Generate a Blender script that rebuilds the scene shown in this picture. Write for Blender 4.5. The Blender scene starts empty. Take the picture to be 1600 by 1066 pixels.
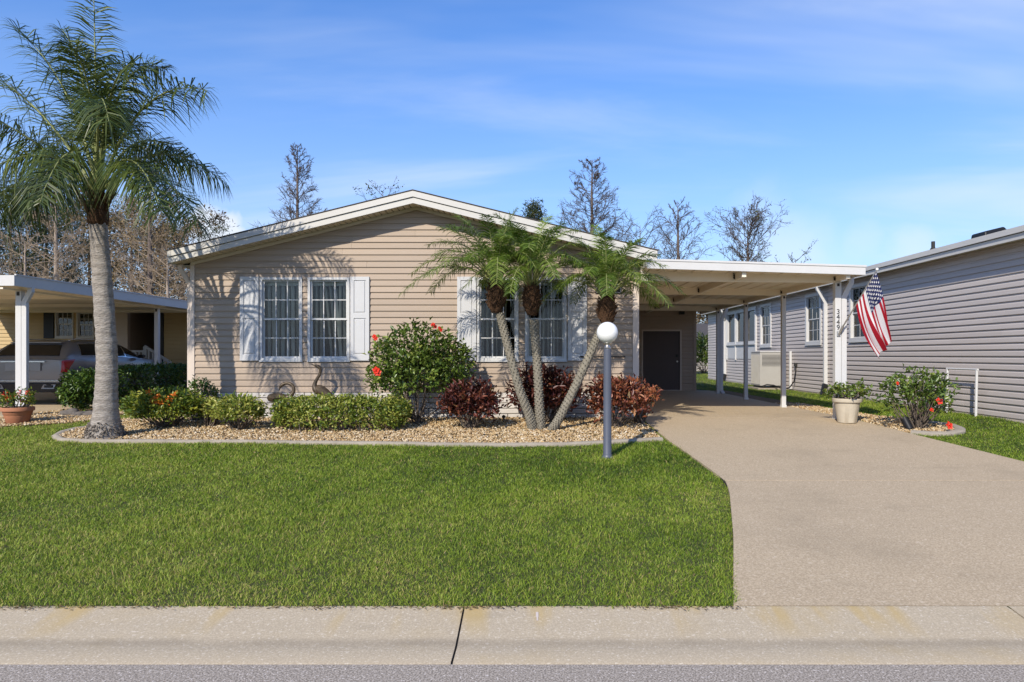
import bpy, bmesh, math, random
import numpy as np
from mathutils import Vector, Matrix

# ------------------------------------------------------------------ camera, sky, sun, exposure
scene = bpy.context.scene
COL = scene.collection
H = 1.6            # eye height above the road
F = 1600 * 24 / 36  # focal length in photo pixels
VX, VY = 832, 555  # vanishing point in photo pixels
random.seed(7)
RNG = np.random.default_rng(11)

cam_data = bpy.data.cameras.new('camera')
cam_data.sensor_width = 36
cam_data.lens = 24
cam_data.shift_x = -(VX - 800) / 1600
cam_data.shift_y = (VY - 533) / 1600
cam_data.clip_start = 0.05
cam_data.clip_end = 3000
cam = bpy.data.objects.new('camera', cam_data)
COL.objects.link(cam)
cam.location = (0, 0, H)
cam.rotation_euler = (math.radians(90), 0, 0)
scene.camera = cam

SUN = Vector((-0.595, -1.353, 1.0)).normalized()     # towards the sun
sun_el = math.asin(SUN.z)
sun_rot = math.atan2(SUN.x, SUN.y)

world = bpy.data.worlds.new('World')
scene.world = world
world.use_nodes = True
wn, wl = world.node_tree.nodes, world.node_tree.links
for n in list(wn):
    wn.remove(n)


def wnode(t, **kw):
    n = wn.new(t)
    for k, v in kw.items():
        setattr(n, k, v)
    return n


def wmath(op, a, b=None, clamp=False):
    n = wn.new('ShaderNodeMath')
    n.operation = op
    n.use_clamp = clamp
    for i, s in enumerate((a, b)):
        if s is None:
            continue
        if isinstance(s, (int, float)):
            n.inputs[i].default_value = s
        else:
            wl.new(s, n.inputs[i])
    return n.outputs[0]


sky = wnode('ShaderNodeTexSky', sky_type='NISHITA', sun_disc=False)
sky.sun_elevation = sun_el
sky.sun_rotation = sun_rot
sky.altitude = 0
sky.air_density = 1.0
sky.dust_density = 0.25
sky.ozone_density = 3.0
tc = wnode('ShaderNodeTexCoord')
sep = wnode('ShaderNodeSeparateXYZ')
wl.new(tc.outputs['Generated'], sep.inputs[0])
zc = wmath('ADD', wmath('MAXIMUM', sep.outputs[2], 0.0), 0.12)
cx = wmath('DIVIDE', sep.outputs[0], zc)
cy = wmath('DIVIDE', sep.outputs[1], zc)
comb = wnode('ShaderNodeCombineXYZ')
wl.new(cx, comb.inputs[0])
wl.new(cy, comb.inputs[1])


def cloud_noise(scale, rot, sx, sy, detail, lo, hi, dist=0.0, off=(0, 0, 0)):
    mp = wnode('ShaderNodeMapping')
    mp.inputs['Scale'].default_value = (sx, sy, 1)
    mp.inputs['Rotation'].default_value = (0, 0, rot)
    mp.inputs['Location'].default_value = off
    wl.new(comb.outputs[0], mp.inputs[0])
    nz = wnode('ShaderNodeTexNoise')
    nz.inputs['Scale'].default_value = scale
    nz.inputs['Detail'].default_value = detail
    nz.inputs['Roughness'].default_value = 0.55
    nz.inputs['Distortion'].default_value = dist
    wl.new(mp.outputs[0], nz.inputs['Vector'])
    mr = wnode('ShaderNodeMapRange')
    mr.interpolation_type = 'SMOOTHSTEP'
    mr.inputs['From Min'].default_value = lo
    mr.inputs['From Max'].default_value = hi
    wl.new(nz.outputs['Fac'], mr.inputs['Value'])
    return mr.outputs[0]


cirrus = cloud_noise(0.55, 0.5, 0.55, 1.5, 5, 0.47, 0.76, 0.6, (3.1, 1.7, 0))
cirrus2 = cloud_noise(1.1, 0.9, 0.5, 1.6, 6, 0.48, 0.80, 0.4, (7.7, 4.2, 0))
veil = wmath('ADD', wmath('MULTIPLY', cirrus, 0.55), wmath('MULTIPLY', cirrus2, 0.25), True)
# small cumulus heads standing low over the roofs
nzb = wnode('ShaderNodeTexNoise')
nzb.inputs['Scale'].default_value = 22
nzb.inputs['Detail'].default_value = 6
wl.new(tc.outputs['Generated'], nzb.inputs['Vector'])
cum = None
for (px, py, rad, st) in ((336, 366, 0.044, 0.95), (352, 380, 0.036, 0.9), (1238, 392, 0.08, 0.4), (1425, 392, 0.05, 0.4), (1350, 378, 0.04, 0.25),
                          (1190, 345, 0.07, 0.2)):
    d = Vector(((px - VX) / F, 1, (VY - py) / F)).normalized()
    vm = wnode('ShaderNodeVectorMath', operation='DISTANCE')
    wl.new(tc.outputs['Generated'], vm.inputs[0])
    vm.inputs[1].default_value = d
    w = wmath('ADD', vm.outputs['Value'], wmath('MULTIPLY', wmath('SUBTRACT', nzb.outputs['Fac'], 0.5), 0.06))
    mr = wnode('ShaderNodeMapRange')
    mr.interpolation_type = 'SMOOTHSTEP'
    mr.inputs['From Min'].default_value = rad * (0.55 if st > 0.7 else 0.1)
    mr.inputs['From Max'].default_value = rad
    mr.inputs['To Min'].default_value = st
    mr.inputs['To Max'].default_value = 0
    wl.new(w, mr.inputs['Value'])
    cum = mr.outputs[0] if cum is None else wmath('MAXIMUM', cum, mr.outputs[0])
cl = wmath('MAXIMUM', veil, cum, True)
mixc = wnode('ShaderNodeMix', data_type='RGBA')
wl.new(cl, mixc.inputs['Factor'])
hsv = wnode('ShaderNodeHueSaturation')
hsv.inputs['Saturation'].default_value = 1.35
hsv.inputs['Value'].default_value = 0.93
wl.new(sky.outputs[0], hsv.inputs['Color'])
hsv.inputs['Hue'].default_value = 0.512
# the paler air towards the horizon, alike all round
hz_f = wmath('MULTIPLY', wmath('POWER', wmath('SUBTRACT', 1.0, wmath('MAXIMUM', sep.outputs[2], 0.0), True), 3.2), 0.95)
mixh = wnode('ShaderNodeMix', data_type='RGBA')
wl.new(hz_f, mixh.inputs['Factor'])
wl.new(hsv.outputs[0], mixh.inputs['A'])
mixh.inputs['B'].default_value = (2.15, 2.75, 4.0, 1)
wl.new(mixh.outputs['Result'], mixc.inputs['A'])
mixc.inputs['B'].default_value = (3.7, 4.0, 4.5, 1)
bg = wnode('ShaderNodeBackground')
bg.inputs['Strength'].default_value = 0.145
wl.new(mixc.outputs['Result'], bg.inputs['Color'])
wo = wnode('ShaderNodeOutputWorld')
wl.new(bg.outputs[0], wo.inputs[0])

sun_data = bpy.data.lights.new('sun', 'SUN')
sun_data.energy = 3.15
sun_data.angle = math.radians(0.5)
sun_data.color = (1.0, 0.92, 0.80)
sun = bpy.data.objects.new('sun', sun_data)
COL.objects.link(sun)
sun.location = (-20, -40, 40)
sun.rotation_euler = SUN.to_track_quat('Z', 'Y').to_euler()

vs = scene.view_settings
vs.view_transform = 'Standard'
vs.look = 'None'
vs.exposure = 0.72
vs.gamma = 1
vs.use_curve_mapping = False
scene.cycles.max_bounces = 10
scene.cycles.diffuse_bounces = 8
scene.cycles.transparent_max_bounces = 16
scene.cycles.caustics_reflective = False
scene.cycles.caustics_refractive = False


# ------------------------------------------------------------------ helpers
def gz(y):
    """height of the ground: the lots rise gently from the street to the houses"""
    if y < 4.2:
        return 0.05
    return 0.05 + 0.048 * (min(y, 12.4) - 4.2)


def gzn(y):
    return 0.05 + 0.048 * (np.clip(y, 4.2, 12.4) - 4.2)


def P(px, py, y):
    """the point at distance y that the photograph shows at pixel px, py"""
    return Vector(((px - VX) / F * y, y, H + (VY - py) / F * y))


def G(px, py):
    y = 1.7516 / (0.048 + (py - VY) / F)
    if y > 12.4:
        y = 1.1564 * F / (py - VY)
    return Vector(((px - VX) / F * y, y, gz(y)))


def mat(name, col, rough=0.7, noise=None, bump=None, spec=0.3, metal=0.0, col2=None, stretch=None):
    m = bpy.data.materials.new(name)
    m.use_nodes = True
    nt = m.node_tree
    b = nt.nodes['Principled BSDF']
    b.inputs['Base Color'].default_value = (*col, 1)
    b.inputs['Roughness'].default_value = rough
    b.inputs['Metallic'].default_value = metal
    b.inputs['Specular IOR Level'].default_value = spec
    tcn = nt.nodes.new('ShaderNodeTexCoord')
    vec = tcn.outputs['Object']
    if stretch:
        mp = nt.nodes.new('ShaderNodeMapping')
        mp.inputs['Scale'].default_value = stretch
        nt.links.new(vec, mp.inputs[0])
        vec = mp.outputs[0]
    if noise:
        last = None
        for (sc, amt) in noise:
            nz = nt.nodes.new('ShaderNodeTexNoise')
            nz.inputs['Scale'].default_value = sc
            nz.inputs['Detail'].default_value = 5
            nz.inputs['Roughness'].default_value = 0.6
            nt.links.new(vec, nz.inputs['Vector'])
            mr = nt.nodes.new('ShaderNodeMapRange')
            mr.inputs['From Min'].default_value = 0.3
            mr.inputs['From Max'].default_value = 0.7
            mr.inputs['To Min'].default_value = 0
            mr.inputs['To Max'].default_value = amt
            nt.links.new(nz.outputs['Fac'], mr.inputs['Value'])
            mx = nt.nodes.new('ShaderNodeMix')
            mx.data_type = 'RGBA'
            nt.links.new(mr.outputs[0], mx.inputs['Factor'])
            if last is None:
                mx.inputs['A'].default_value = (*col, 1)
            else:
                nt.links.new(last, mx.inputs['A'])
            c2 = col2 or tuple(c * 0.45 for c in col)
            mx.inputs['B'].default_value = (*c2, 1)
            last = mx.outputs['Result']
        nt.links.new(last, b.inputs['Base Color'])
    if bump:
        nz = nt.nodes.new('ShaderNodeTexNoise')
        nz.inputs['Scale'].default_value = bump[0]
        nz.inputs['Detail'].default_value = 4
        nt.links.new(vec, nz.inputs['Vector'])
        bp = nt.nodes.new('ShaderNodeBump')
        bp.inputs['Strength'].default_value = bump[1]
        bp.inputs['Distance'].default_value = bump[2] if len(bump) > 2 else 0.01
        nt.links.new(nz.outputs['Fac'], bp.inputs['Height'])
        nt.links.new(bp.outputs[0], b.inputs['Normal'])
    return m


def vary_boards(m, amt=0.07):
    nt = m.node_tree
    b = nt.nodes['Principled BSDF']
    oi = nt.nodes.new('ShaderNodeObjectInfo')
    mr = nt.nodes.new('ShaderNodeMapRange')
    mr.inputs['To Min'].default_value = 1 - amt
    mr.inputs['To Max'].default_value = 1 + amt * 0.6
    nt.links.new(oi.outputs['Random'], mr.inputs['Value'])
    hs = nt.nodes.new('ShaderNodeHueSaturation')
    nt.links.new(mr.outputs[0], hs.inputs['Value'])
    nt.links.new(b.inputs['Base Color'].links[0].from_socket, hs.inputs['Color'])
    nt.links.new(hs.outputs[0], b.inputs['Base Color'])
    return m


def ramp_mat(name, stops, rough=0.55, trans=0.3, spec=0.3, attr='rnd', tcol=None):
    """colour picked per leaf / stone / blade from a ramp; leaves also let light through"""
    m = bpy.data.materials.new(name)
    m.use_nodes = True
    nt = m.node_tree
    b = nt.nodes['Principled BSDF']
    out = nt.nodes['Material Output']
    at = nt.nodes.new('ShaderNodeAttribute')
    at.attribute_name = attr
    cr = nt.nodes.new('ShaderNodeValToRGB')
    el = cr.color_ramp.elements
    while len(el) < len(stops):
        el.new(0.5)
    for e, (p, c) in zip(el, stops):
        e.position = p
        e.color = (*c, 1)
    nt.links.new(at.outputs['Fac'], cr.inputs[0])
    nt.links.new(cr.outputs[0], b.inputs['Base Color'])
    b.inputs['Roughness'].default_value = rough
    b.inputs['Specular IOR Level'].default_value = spec
    if trans > 0:
        tr = nt.nodes.new('ShaderNodeBsdfTranslucent')
        nt.links.new(cr.outputs[0], tr.inputs['Color'])
        mx = nt.nodes.new('ShaderNodeMixShader')
        mx.inputs[0].default_value = trans
        nt.links.new(b.outputs[0], mx.inputs[1])
        nt.links.new(tr.outputs[0], mx.inputs[2])
        nt.links.new(mx.outputs[0], out.inputs['Surface'])
    return m


def glass_mat(name, tint=(0.8, 0.84, 0.84), refl=0.08):
    m = bpy.data.materials.new(name)
    m.use_nodes = True
    nt = m.node_tree
    for n in list(nt.nodes):
        if n.type != 'OUTPUT_MATERIAL':
            nt.nodes.remove(n)
    out = [n for n in nt.nodes if n.type == 'OUTPUT_MATERIAL'][0]
    tr = nt.nodes.new('ShaderNodeBsdfTransparent')
    tr.inputs[0].default_value = (*tint, 1)
    gl = nt.nodes.new('ShaderNodeBsdfGlossy')
    gl.inputs['Roughness'].default_value = 0.02
    lw = nt.nodes.new('ShaderNodeFresnel')
    lw.inputs['IOR'].default_value = 1.4
    ad = nt.nodes.new('ShaderNodeMath')
    ad.operation = 'ADD'
    ad.inputs[1].default_value = refl
    nt.links.new(lw.outputs[0], ad.inputs[0])
    mx = nt.nodes.new('ShaderNodeMixShader')
    nt.links.new(ad.outputs[0], mx.inputs[0])
    nt.links.new(tr.outputs[0], mx.inputs[1])
    nt.links.new(gl.outputs[0], mx.inputs[2])
    nt.links.new(mx.outputs[0], out.inputs['Surface'])
    return m


def tag(o, label=None, cat=None, group=None, kind=None):
    if label:
        o['label'] = label
    if cat:
        o['category'] = cat
    if group:
        o['group'] = group
    if kind:
        o['kind'] = kind
    return o


def empty(name, loc, label=None, cat=None, group=None, rz=0.0):
    o = bpy.data.objects.new(name, None)
    o.empty_display_size = 0.2
    COL.objects.link(o)
    o.location = loc
    o.rotation_euler = (0, 0, rz)
    return tag(o, label, cat, group)


def link(o, parent=None):
    COL.objects.link(o)
    if parent is not None:
        o.parent = parent
        o.matrix_parent_inverse = world_matrix(parent).inverted()   # meshes are written in world coordinates
    return o


def world_matrix(o):
    m = o.matrix_basis.copy()
    if o.parent is not None:
        m = world_matrix(o.parent) @ o.matrix_parent_inverse @ m
    return m


class MB:
    """collects shapes in one mesh"""

    def __init__(self, T=None):
        self.v, self.f, self.mi, self.T, self.m = [], [], [], T, 0

    def add(self, vs_, fs_):
        b = len(self.v)
        if self.T:
            vs_ = [self.T(*p) for p in vs_]
        self.v += [tuple(p) for p in vs_]
        self.f += [tuple(b + i for i in q) for q in fs_]
        self.mi += [self.m] * len(fs_)
        return self

    def box(self, x0, x1, y0, y1, z0, z1):
        return self.add([(x0, y0, z0), (x1, y0, z0), (x1, y1, z0), (x0, y1, z0), (x0, y0, z1), (x1, y0, z1), (x1, y1, z1), (x0, y1, z1)],
                        [(3, 2, 1, 0), (4, 5, 6, 7), (0, 1, 5, 4), (1, 2, 6, 5), (2, 3, 7, 6), (3, 0, 4, 7)])

    def extrude(self, pts, vec):
        n = len(pts)
        v = [tuple(p) for p in pts] + [tuple(p[i] + vec[i] for i in range(3)) for p in pts]
        f = [tuple(range(n))[::-1], tuple(range(n, 2 * n))] + [(i, (i + 1) % n, n + (i + 1) % n, n + i) for i in range(n)]
        return self.add(v, f)

    def bar(self, a, b, w, h, up=(0, 0, 1)):
        a, b = Vector(a), Vector(b)
        d = (b - a).normalized()
        s = d.cross(Vector(up))
        if s.length < 1e-4:
            s = d.cross(Vector((0, 1, 0)))
        s.normalize()
        u = s.cross(d).normalized()
        s, u = s * w / 2, u * h / 2
        return self.add([a - s - u, a + s - u, a + s + u, a - s + u, b - s - u, b + s - u, b + s + u, b - s + u],
                        [(3, 2, 1, 0), (4, 5, 6, 7), (0, 1, 5, 4), (1, 2, 6, 5), (2, 3, 7, 6), (3, 0, 4, 7)])

    def tube(self, pts, rad, n=10, cap=True):
        pts = [Vector(p) for p in pts]
        if isinstance(rad, (int, float)):
            rad = [rad] * len(pts)
        v, f = [], []
        ref = Vector((0.31, 0.87, 0.12))
        for i, p in enumerate(pts):
            d = (pts[min(i + 1, len(pts) - 1)] - pts[max(i - 1, 0)]).normalized()
            s = d.cross(ref)
            if s.length < 0.05:
                s = d.cross(Vector((1, 0, 0)))
            s.normalize()
            t = d.cross(s)
            for k in range(n):
                a = 2 * math.pi * k / n
                v.append(p + (s * math.cos(a) + t * math.sin(a)) * rad[i])
        for i in range(len(pts) - 1):
            for k in range(n):
                k2 = (k + 1) % n
                f.append((i * n + k, i * n + k2, (i + 1) * n + k2, (i + 1) * n + k))
        if cap:
            f.append(tuple(range(n))[::-1])
            f.append(tuple((len(pts) - 1) * n + k for k in range(n)))
        return self.add(v, f)

    def lathe(self, prof, c=(0, 0, 0), n=24, jit=None):
        v, f = [], []
        for (r, z) in prof:
            for k in range(n):
                a = 2 * math.pi * k / n
                rr = r * (1 + (jit(k, z) if jit else 0))
                v.append((c[0] + rr * math.cos(a), c[1] + rr * math.sin(a), c[2] + z))
        m = len(prof)
        for i in range(m - 1):
            for k in range(n):
                k2 = (k + 1) % n
                f.append((i * n + k, i * n + k2, (i + 1) * n + k2, (i + 1) * n + k))
        f.append(tuple(range(n))[::-1])
        f.append(tuple((m - 1) * n + k for k in range(n)))
        return self.add(v, f)

    def ring(self, u0, u1, w0, w1, z0, z1, t, tb=None):
        """rectangular frame in the u-z plane"""
        tb = tb or t
        self.box(u0, u0 + t, w0, w1, z0, z1)
        self.box(u1 - t, u1, w0, w1, z0, z1)
        self.box(u0 + t, u1 - t, w0, w1, z1 - t, z1)
        return self.box(u0 + t, u1 - t, w0, w1, z0, z0 + tb)

    def mesh(self, name, mats, smooth=False, recalc=True):
        me = bpy.data.meshes.new(name)
        me.from_pydata(self.v, [], self.f)
        if not isinstance(mats, (list, tuple)):
            mats = [mats]
        for m in mats:
            me.materials.append(m)
        if any(self.mi):
            me.polygons.foreach_set('material_index', self.mi)
        if recalc:
            bm = bmesh.new()
            bm.from_mesh(me)
            bmesh.ops.recalc_face_normals(bm, faces=bm.faces[:])
            bm.to_mesh(me)
            bm.free()
        if smooth:
            me.polygons.foreach_set('use_smooth', [True] * len(me.polygons))
            if smooth == 'auto':
                me.set_sharp_from_angle(angle=math.radians(40))
        me.update()
        return me

    def build(self, name, mats, parent=None, smooth=False, bevel=0):
        o = bpy.data.objects.new(name, self.mesh(name, mats, smooth))
        link(o, parent)
        if bevel:
            md = o.modifiers.new('edge', 'BEVEL')
            md.width = bevel
            md.segments = 2
            md.limit_method = 'ANGLE'
        return o


def np_mesh(name, V, Fc, material, attrs=None, smooth=False):
    V = np.asarray(V, np.float32)
    Fc = np.asarray(Fc, np.int32)
    me = bpy.data.meshes.new(name)
    me.vertices.add(len(V))
    me.vertices.foreach_set('co', V.ravel())
    n, k = Fc.shape
    me.loops.add(n * k)
    me.loops.foreach_set('vertex_index', Fc.ravel())
    me.polygons.add(n)
    me.polygons.foreach_set('loop_start', np.arange(0, n * k, k, dtype=np.int32))
    me.polygons.foreach_set('loop_total', np.full(n, k, np.int32))
    if smooth:
        me.polygons.foreach_set('use_smooth', np.ones(n, bool))
    for an, av in (attrs or {}).items():
        a = me.attributes.new(an, 'FLOAT', 'POINT')
        a.data.foreach_set('value', np.asarray(av, np.float32))
    me.materials.append(material)
    me.update(calc_edges=True)
    return me


def np_obj(name, V, Fc, material, parent=None, attrs=None, smooth=False):
    o = bpy.data.objects.new(name, np_mesh(name, V, Fc, material, attrs, smooth))
    return link(o, parent)


def unit(a):
    return a / np.maximum(np.linalg.norm(a, axis=-1, keepdims=True), 1e-9)


def leaf_arrays(Pn, D, N, L, W, fold=0.25, droop=0.15):
    """folded four-cornered leaves: base, two sides, tip"""
    n = len(Pn)
    D = unit(D)
    S = unit(np.cross(D, N))
    N = unit(np.cross(S, D))
    L, W = L[:, None], W[:, None]
    mid = Pn + D * L * 0.45
    V = np.empty((n, 4, 3))
    V[:, 0] = Pn
    V[:, 1] = mid + S * W / 2 + N * W * fold
    V[:, 2] = Pn + D * L - N * L * droop
    V[:, 3] = mid - S * W / 2 + N * W * fold
    b = np.arange(n)[:, None] * 4
    T = np.concatenate([b + [0, 1, 2], b + [0, 2, 3]])
    return V.reshape(-1, 3), T


def segs_arrays(A, B, ra, rb, n=4):
    A, B = np.asarray(A, float), np.asarray(B, float)
    d = unit(B - A)
    ref = np.where(np.abs(d[:, 2:3]) > 0.9, [[1.0, 0, 0]], [[0, 0, 1.0]])
    s = unit(np.cross(d, ref))
    t = np.cross(d, s)
    m = len(A)
    V = np.empty((m, 2 * n, 3))
    for k in range(n):
        a = 2 * math.pi * k / n
        o = s * math.cos(a) + t * math.sin(a)
        V[:, k] = A + o * np.asarray(ra)[:, None]
        V[:, n + k] = B + o * np.asarray(rb)[:, None]
    b = np.arange(m)[:, None] * 2 * n
    Q = np.concatenate([b + [k, (k + 1) % n, n + (k + 1) % n, n + k] for k in range(n)])
    return V.reshape(-1, 3), Q


def inside(poly, x, y):
    poly = np.asarray(poly, float)
    r = np.zeros(len(x), bool)
    j = len(poly) - 1
    for i in range(len(poly)):
        xi, yi = poly[i]
        xj, yj = poly[j]
        c = ((yi > y) != (yj > y)) & (x < (xj - xi) * (y - yi) / (yj - yi + 1e-12) + xi)
        r ^= c
        j = i
    return r


def wobble(x, y, seed=0, f=1.0):
    r = np.random.default_rng(seed)
    o = np.zeros_like(x)
    tot = 0
    for k in range(9):
        a, ph = r.uniform(0, 6.28, 2)
        fr = f * r.uniform(0.35, 2.6)
        w = 1 / (0.6 + fr / f)
        o += w * np.sin((x * math.cos(a) + y * math.sin(a)) * fr * 2 + ph)
        tot += w
    return o / tot * 1.6


def text_mesh(name, s, size, material, parent, matrix, depth=0.004):
    cu = bpy.data.curves.new(name, 'FONT')
    cu.body = s
    cu.size = size
    cu.extrude = depth
    cu.align_x = 'CENTER'
    cu.align_y = 'CENTER'
    o = bpy.data.objects.new(name, cu)
    COL.objects.link(o)
    dg = bpy.context.evaluated_depsgraph_get()
    me = bpy.data.meshes.new_from_object(o.evaluated_get(dg))
    bpy.data.objects.remove(o)
    me.transform(matrix)
    me.materials.clear()
    me.materials.append(material)
    ob = bpy.data.objects.new(name, me)
    return link(ob, parent)


# ------------------------------------------------------------------ materials
M = {}
M['taupe'] = mat('taupe_vinyl', (0.405, 0.318, 0.24), 0.55, noise=[(1.3, 0.12), (30, 0.06)], bump=(90, 0.15, 0.002), stretch=(0.3, 1, 3))
M['grey_vinyl'] = mat('grey_vinyl', (0.53, 0.475, 0.435), 0.5, noise=[(1.1, 0.1), (30, 0.06)], bump=(90, 0.15, 0.002), stretch=(1, 0.3, 3))
vary_boards(M['taupe'])
vary_boards(M['grey_vinyl'])
M['yellow_vinyl'] = mat('straw_vinyl', (0.50, 0.37, 0.19), 0.6, noise=[(1.5, 0.1)])
M['white'] = mat('white_paint', (0.59, 0.585, 0.57), 0.45, noise=[(2.5, 0.1), (14, 0.07)])
M['shutter'] = mat('white_shutter_vinyl', (0.54, 0.54, 0.54), 0.5, noise=[(6, 0.06)])
M['cream'] = mat('cream_aluminium', (0.80, 0.73, 0.61), 0.5, noise=[(2, 0.08)])
M['soffit'] = mat('soffit_vinyl', (0.62, 0.55, 0.43), 0.55, noise=[(3, 0.1)])
M['fascia'] = mat('fascia_aluminium', (0.57, 0.55, 0.51), 0.45, noise=[(1.5, 0.16), (9, 0.14)], col2=(0.45, 0.43, 0.36))
M['trim'] = mat('taupe_trim', (0.62, 0.53, 0.45), 0.5, noise=[(3, 0.06)])
M['shingle'] = mat('asphalt_shingle', (0.10, 0.09, 0.085), 0.9, noise=[(8, 0.5), (60, 0.5)], bump=(40, 0.5, 0.01))
M['block'] = mat('white_skirting_block', (0.66, 0.62, 0.57), 0.85, noise=[(4, 0.2), (30, 0.2)], bump=(40, 0.5, 0.01))
vary_boards(M['block'], 0.16)
M['mortar'] = mat('mortar', (0.20, 0.185, 0.17), 0.95)
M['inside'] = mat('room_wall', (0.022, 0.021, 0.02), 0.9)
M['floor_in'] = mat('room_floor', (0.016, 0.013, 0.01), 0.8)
M['glass'] = glass_mat('window_glass', (0.92, 0.94, 0.94), 0.0)
M['blind'] = ramp_mat('blind_vane', [(0, (0.80, 0.80, 0.74)), (1, (0.80, 0.80, 0.74))], 0.6, 0.2)
M['black'] = mat('black_plastic', (0.012, 0.012, 0.013), 0.45)
M['door'] = mat('brown_door', (0.085, 0.064, 0.060), 0.5, noise=[(5, 0.1)])
M['metal'] = mat('brushed_metal', (0.55, 0.53, 0.5), 0.35, metal=0.9)
M['bolt'] = mat('dark_bracket', (0.03, 0.028, 0.026), 0.6)
M['post_grey'] = mat('slate_grey_paint', (0.085, 0.095, 0.125), 0.42, noise=[(7, 0.15)], spec=0.5)
M['globe'] = mat('opal_globe', (0.82, 0.82, 0.80), 0.25, spec=0.5)
M['bronze'] = mat('weathered_bronze', (0.12, 0.085, 0.05), 0.45, noise=[(25, 0.7), (80, 0.4)], bump=(70, 0.5, 0.006), spec=0.5, metal=0.25)
M['terracotta'] = mat('terracotta', (0.40, 0.17, 0.09), 0.8, noise=[(12, 0.3)], bump=(60, 0.3, 0.004))
M['beige_pot'] = mat('beige_plaster_pot', (0.50, 0.44, 0.34), 0.7, noise=[(9, 0.2)], bump=(40, 0.2, 0.004))
M['soil'] = mat('soil', (0.035, 0.025, 0.018), 0.95, bump=(60, 0.6, 0.02))
M['edging'] = mat('bed_edging_concrete', (0.46, 0.40, 0.31), 0.9, noise=[(2.2, 0.45), (6, 0.4), (60, 0.3)], bump=(60, 0.6, 0.008))
M['rock'] = mat('dark_rock', (0.16, 0.14, 0.12), 0.85, noise=[(9, 0.5)], bump=(25, 0.6, 0.02))


def speckle(name, base, dark, light, scale, stain=0.25, rough=0.9, bump=0.3, stain_col=None, sscale=0.8):
    """concrete / asphalt: fine aggregate, soft stains"""
    m = bpy.data.materials.new(name)
    m.use_nodes = True
    nt = m.node_tree
    b = nt.nodes['Principled BSDF']
    b.inputs['Roughness'].default_value = rough
    b.inputs['Specular IOR Level'].default_value = 0.2
    tcn = nt.nodes.new('ShaderNodeTexCoord')
    def nz(sc, det=4, stretch=None):
        n = nt.nodes.new('ShaderNodeTexNoise')
        n.inputs['Scale'].default_value = sc
        n.inputs['Detail'].default_value = det
        n.inputs['Roughness'].default_value = 0.65
        src = tcn.outputs['Object']
        if stretch:
            mp = nt.nodes.new('ShaderNodeMapping')
            mp.inputs['Scale'].default_value = stretch
            nt.links.new(src, mp.inputs[0])
            src = mp.outputs[0]
        nt.links.new(src, n.inputs['Vector'])
        return n.outputs['Fac']
    def rng(s, a, c, lo=0, hi=1):
        r = nt.nodes.new('ShaderNodeMapRange')
        r.interpolation_type = 'SMOOTHSTEP'
        r.inputs['From Min'].default_value = a
        r.inputs['From Max'].default_value = c
        r.inputs['To Min'].default_value = lo
        r.inputs['To Max'].default_value = hi
        nt.links.new(s, r.inputs['Value'])
        return r.outputs[0]
    def mix(fac, A, B):
        x = nt.nodes.new('ShaderNodeMix')
        x.data_type = 'RGBA'
        nt.links.new(fac, x.inputs['Factor'])
        for k, s in (('A', A), ('B', B)):
            if isinstance(s, tuple):
                x.inputs[k].default_value = (*s, 1)
            else:
                nt.links.new(s, x.inputs[k])
        return x.outputs['Result']
    fine = nz(scale, 2)
    c = mix(rng(fine, 0.40, 0.62), dark, base)
    c = mix(rng(nz(scale * 0.55, 1), 0.60, 0.72, 0, 0.8), c, light)
    sc_ = stain_col or tuple(x * 0.55 for x in base)
    c = mix(rng(nz(sscale, 6), 0.48, 0.80, 0, stain), c, sc_)
    c = mix(rng(nz(sscale * 3.7, 6, (0.5, 1.6, 1)), 0.56, 0.85, 0, stain), c, tuple(x * 0.5 for x in base))
    nt.links.new(c, b.inputs['Base Color'])
    bp = nt.nodes.new('ShaderNodeBump')
    bp.inputs['Strength'].default_value = bump
    bp.inputs['Distance'].default_value = 0.004
    nt.links.new(fine, bp.inputs['Height'])
    nt.links.new(bp.outputs[0], b.inputs['Normal'])
    return m


M['driveway'] = speckle('driveway_concrete', (0.53, 0.42, 0.275), (0.39, 0.30, 0.19), (0.60, 0.495, 0.35), 75, 0.6, sscale=0.6)
M['curb'] = speckle('curb_concrete', (0.50, 0.415, 0.285), (0.41, 0.335, 0.23), (0.62, 0.54, 0.41), 90, 0.4, stain_col=(0.44, 0.31, 0.12), sscale=1.3)
M['road'] = speckle('asphalt', (0.49, 0.42, 0.335), (0.22, 0.185, 0.145), (0.72, 0.64, 0.55), 100, 0.15, bump=0.8)
nt_ = M['curb'].node_tree      # dirt that settles along the flow line of the gutter
b_ = nt_.nodes['Principled BSDF']
src_ = b_.inputs['Base Color'].links[0].from_socket
tc_ = nt_.nodes.new('ShaderNodeTexCoord')
sp_ = nt_.nodes.new('ShaderNodeSeparateXYZ')
nt_.links.new(tc_.outputs['Object'], sp_.inputs[0])
nz_ = nt_.nodes.new('ShaderNodeTexNoise')
nz_.inputs['Scale'].default_value = 2.6
nz_.inputs['Detail'].default_value = 6
nt_.links.new(tc_.outputs['Object'], nz_.inputs['Vector'])


def cmath(op, a, b):
    n = nt_.nodes.new('ShaderNodeMath')
    n.operation = op
    n.use_clamp = op == 'MULTIPLY'
    for i, v in enumerate((a, b)):
        if isinstance(v, float):
            n.inputs[i].default_value = v
        else:
            nt_.links.new(v, n.inputs[i])
    return n.outputs[0]


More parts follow.
